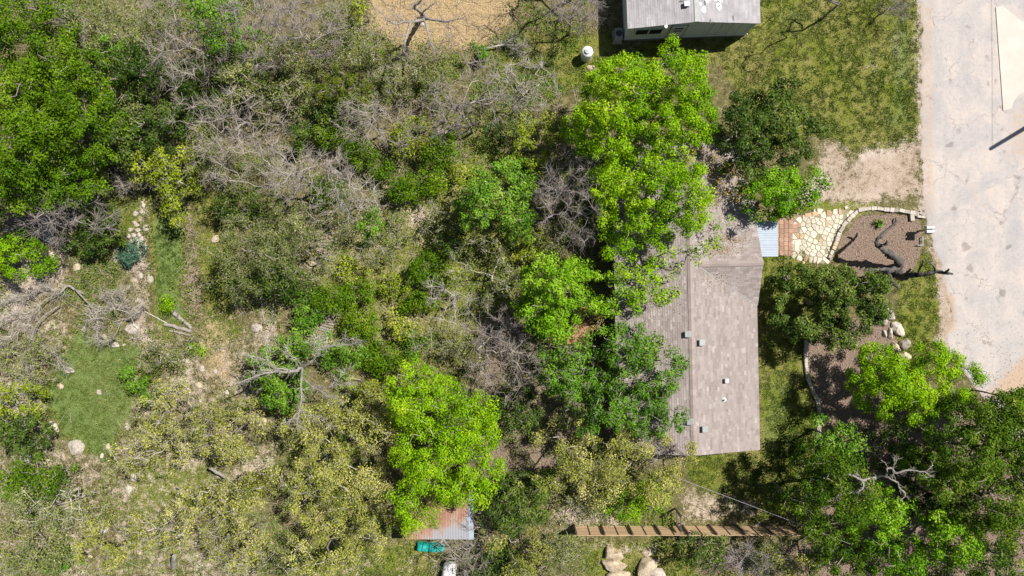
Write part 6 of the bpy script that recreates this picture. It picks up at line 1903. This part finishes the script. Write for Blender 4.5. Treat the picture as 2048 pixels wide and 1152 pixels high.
T('dark', 2.4, [(1690, 925, 50, 26)], 'dark low bush added for shade under the mid green tree of the shaded bed', dens=.6)
T('pink', 3.6, [(1490, 1115, 45, 30)], 'purplish bare bush below the fence')
T('sage', 3.2, [(1540, 1120, 45, 32)], 'grey-green bush below the right half of the fence')
T('dark', 3.5, [(1410, 1105, 55, 30)], 'dark bush below the middle of the fence', dens=.6)
T('olive', 3.6, [(1590, 1130, 40, 26)], 'small olive bush at the bottom below the fence end')

# ------------------------------------------------------------------ ground cover nobody could count
g = np.random.default_rng(777)
def scatter(n, x0, x1, y0, y1):
    px = g.uniform(x0, x1, n); py = g.uniform(y0, y1, n)
    return px, py
def to_world(px, py):
    x = (px - 1024) / PPM; y = (576 - py) / PPM
    return x, y, ground_z(x, y)
# low weeds and seedlings in the brush
px, py = scatter(420000, -60, 1560, -60, 1210)
mg, md, mm, ms = masks_at(px, py)
dens = np.clip((fbm(px * 0.022, py * 0.022, 4) - 0.40) * 5.0, 0, 1) * (1 - np.clip(md * 1.3, 0, 1)) * (1 - 0.75 * np.clip(mm, 0, 1)) * (1 - np.clip(ms * 1.2, 0, 1))
lawn = np.zeros(px.shape)
for pts, fe, s in GRASS[:10]:
    lawn = np.maximum(lawn, np.clip(polydist(px, py, pts) / 20 + 0.5, 0, 1) * s)
dens *= (1 - 0.93 * np.clip(lawn, 0, 1))
dens *= (px < 1260 + 0 * py) | (py > 1085) | ((py > 940) & (px < 1350))
dens *= ~((px > 1175) & (py < 140))
k = g.random(len(px)) < dens * 0.8
px, py = px[k], py[k]
x, y, z = to_world(px, py)
hgt = 0.04 + 0.6 * np.clip((fbm(px * 0.05 + 40, py * 0.05, 3) - 0.35) * 2.2, 0, 1) * g.random(len(px))
V, F = leaves(np.column_stack([x, y, z + hgt]), 0.068, 0.55, 0.8, g)
col = np.clip(0.25 + 0.75 * (fbm(px * 0.03 + 9, py * 0.03, 3) - 0.2) + g.normal(size=len(px)) * 0.18, 0, 1)
tag(link('undergrowth', mesh_np('undergrowth', V, F, fattr=col), M['weed']), 'low green weeds and seedlings covering the brush floor', 'undergrowth', kind='stuff')
# dead leaves
px, py = scatter(170000, -60, 2060, -60, 1210)
mg, md, mm, ms = masks_at(px, py)
dens = np.clip((fbm(px * 0.03 + 70, py * 0.03, 3) - 0.42) * 4, 0.05, 1) * (1 - np.clip(mg * 1.1, 0, .95)) * ((px < 1230) | (py > 1085) | (px > 1615) & (py > 640))
dens = np.maximum(dens, 0.9 * np.clip(mm, 0, 1) * (px > 1600))
k = g.random(len(px)) < dens * 0.8
px, py = px[k], py[k]
x, y, z = to_world(px, py)
V, F = leaves(np.column_stack([x, y, z + 0.015 + 0.03 * g.random(len(px))]), 0.045, 0.6, 0.4, g)
tag(link('leaf_litter', mesh_np('leaf_litter', V, F, fattr=g.random(len(px))), M['litter']), 'brown dead leaves littering the ground under the trees', 'leaf litter', kind='stuff')
# fallen sticks
px, py = scatter(8000, -60, 1230, -60, 1210)
lw = np.zeros(px.shape)
for pts, fe, s in GRASS[:11]:
    lw = np.maximum(lw, np.clip(polydist(px, py, pts) / 30 + 0.6, 0, 1))
k = g.random(len(px)) > lw * 0.95
px, py = px[k], py[k]
x, y, z = to_world(px, py)
a = g.uniform(0, 6.28, len(px)); L_ = g.uniform(0.25, 1.3, len(px))
P0 = np.column_stack([x, y, z + 0.03 + 0.1 * g.random(len(px))])
P1 = P0 + np.column_stack([np.cos(a) * L_, np.sin(a) * L_, g.normal(size=len(px)) * 0.12 + 0.06])
P1[:, 2] = np.maximum(P1[:, 2], z + 0.02)
V, F = tubes(P0, P1, np.full(len(px), 0.014), np.full(len(px), 0.008), 3)
tag(link('fallen_twigs', mesh_np('fallen_twigs', V, F), M['twig']), 'grey twigs lying all over the brush floor', 'twigs', kind='stuff')
# grass blades on lawns and meadow
PX, PY = [], []
for pts, fe, st_ in GRASS[:11]:
    q = np.array(pts, float)
    x0, y0 = q.min(0) - 12; x1, y1 = q.max(0) + 12
    n = int((x1 - x0) * (y1 - y0) / 900 * 620)
    a, b = scatter(n, x0, x1, y0, y1)
    k = g.random(n) < np.clip(polydist(a, b, pts) / 24 + 0.5, 0, 1) * st_
    PX.append(a[k]); PY.append(b[k])
px = np.concatenate(PX); py = np.concatenate(PY)
mg, md, mm, ms = masks_at(px, py)
k = g.random(len(px)) < (1 - np.clip(md * 1.25 - 0.4, 0, 1)) * (1 - np.clip(mm, 0, 1)) * np.clip((fbm(px * 0.11, py * 0.11, 3) - 0.34) * 4, 0.06, 1) * (px < np.interp(py, ey, ex) - 4)
px, py = px[k], py[k]
x, y, z = to_world(px, py)
n = len(px)
a = g.uniform(0, 6.28, n); h = g.uniform(0.05, 0.14, n); w = 0.018
lean = g.normal(size=(n, 2)) * 0.08
b = np.column_stack([x, y, z])
s_ = np.column_stack([np.cos(a) * w, np.sin(a) * w, np.zeros(n)])
V = np.stack([b - s_, b + s_, b + np.column_stack([lean, h])], 1).reshape(-1, 3)
F = np.arange(3 * n).reshape(n, 3)
col = np.clip(0.05 + 0.95 * (fbm(px * 0.012 + 5, py * 0.012 + 3, 4) - 0.12) + g.normal(size=n) * 0.22, 0, 1)
tag(link('grass', mesh_np('grass', V, F, fattr=col), M['grassblade']), 'short green and dry grass of the lawns and the meadow', 'grass', kind='stuff')
# straw
px, py = scatter(60000, 370, 1070, -60, 800)
mg, md, mm, ms = masks_at(px, py)
k = g.random(len(px)) < ms * 0.8
px, py = px[k], py[k]
x, y, z = to_world(px, py); n = len(px)
a = g.uniform(0, 6.28, n); L_ = g.uniform(0.12, 0.45, n)
b = np.column_stack([x, y, z + 0.02]); d = np.column_stack([np.cos(a) * L_, np.sin(a) * L_, g.uniform(0.0, 0.14, n)])
s_ = np.column_stack([-np.sin(a) * 0.009, np.cos(a) * 0.009, np.zeros(n)])
V = np.stack([b - s_, b + s_, b + d], 1).reshape(-1, 3)
tag(link('dry_straw', mesh_np('dry_straw', V, np.arange(3 * n).reshape(n, 3), fattr=g.random(n)), M['straw']), 'golden dry straw grass on the top field and in the clearing', 'straw', kind='stuff')
# gravel along the road edge and in the bare patches
px, py = scatter(30000, 1560, 1930, -40, 760)
e = np.interp(py, ey, ex)
mg, md, mm, ms = masks_at(px, py)
k = (g.random(len(px)) < np.clip(md * 0.35 + 0.12 * (mm > .5), 0, 1)) & (px < e + 4) | ((np.abs(px - e) < 8) & (g.random(len(px)) < 0.35))
px, py = px[k], py[k]
x, y, z = to_world(px, py); n = len(px)
v, f = ico(1)
s_ = g.uniform(0.008, 0.028, (n, 1, 1)) * np.array([[[1, 1, 0.7]]])
V = (v[None] * s_ * g.uniform(0.7, 1.3, (n, len(v), 1)) + np.column_stack([x, y, z + 0.012])[:, None, :]).reshape(-1, 3)
F = (f[None] + (np.arange(n) * len(v))[:, None, None]).reshape(-1, 3)
tag(link('gravel', mesh_np('gravel', V, F), simple_mat('gravel_stone', (0.6, 0.53, 0.47), (0.3, 0.26, 0.23), 9, 0.95)), 'loose pale gravel along the road edge and dirt drive', 'gravel', kind='stuff')
print('TRIS', sum(len(o.data.polygons) * 2 for o in bpy.data.objects if o.type == 'MESH'), 'OBJ', len(bpy.data.objects))
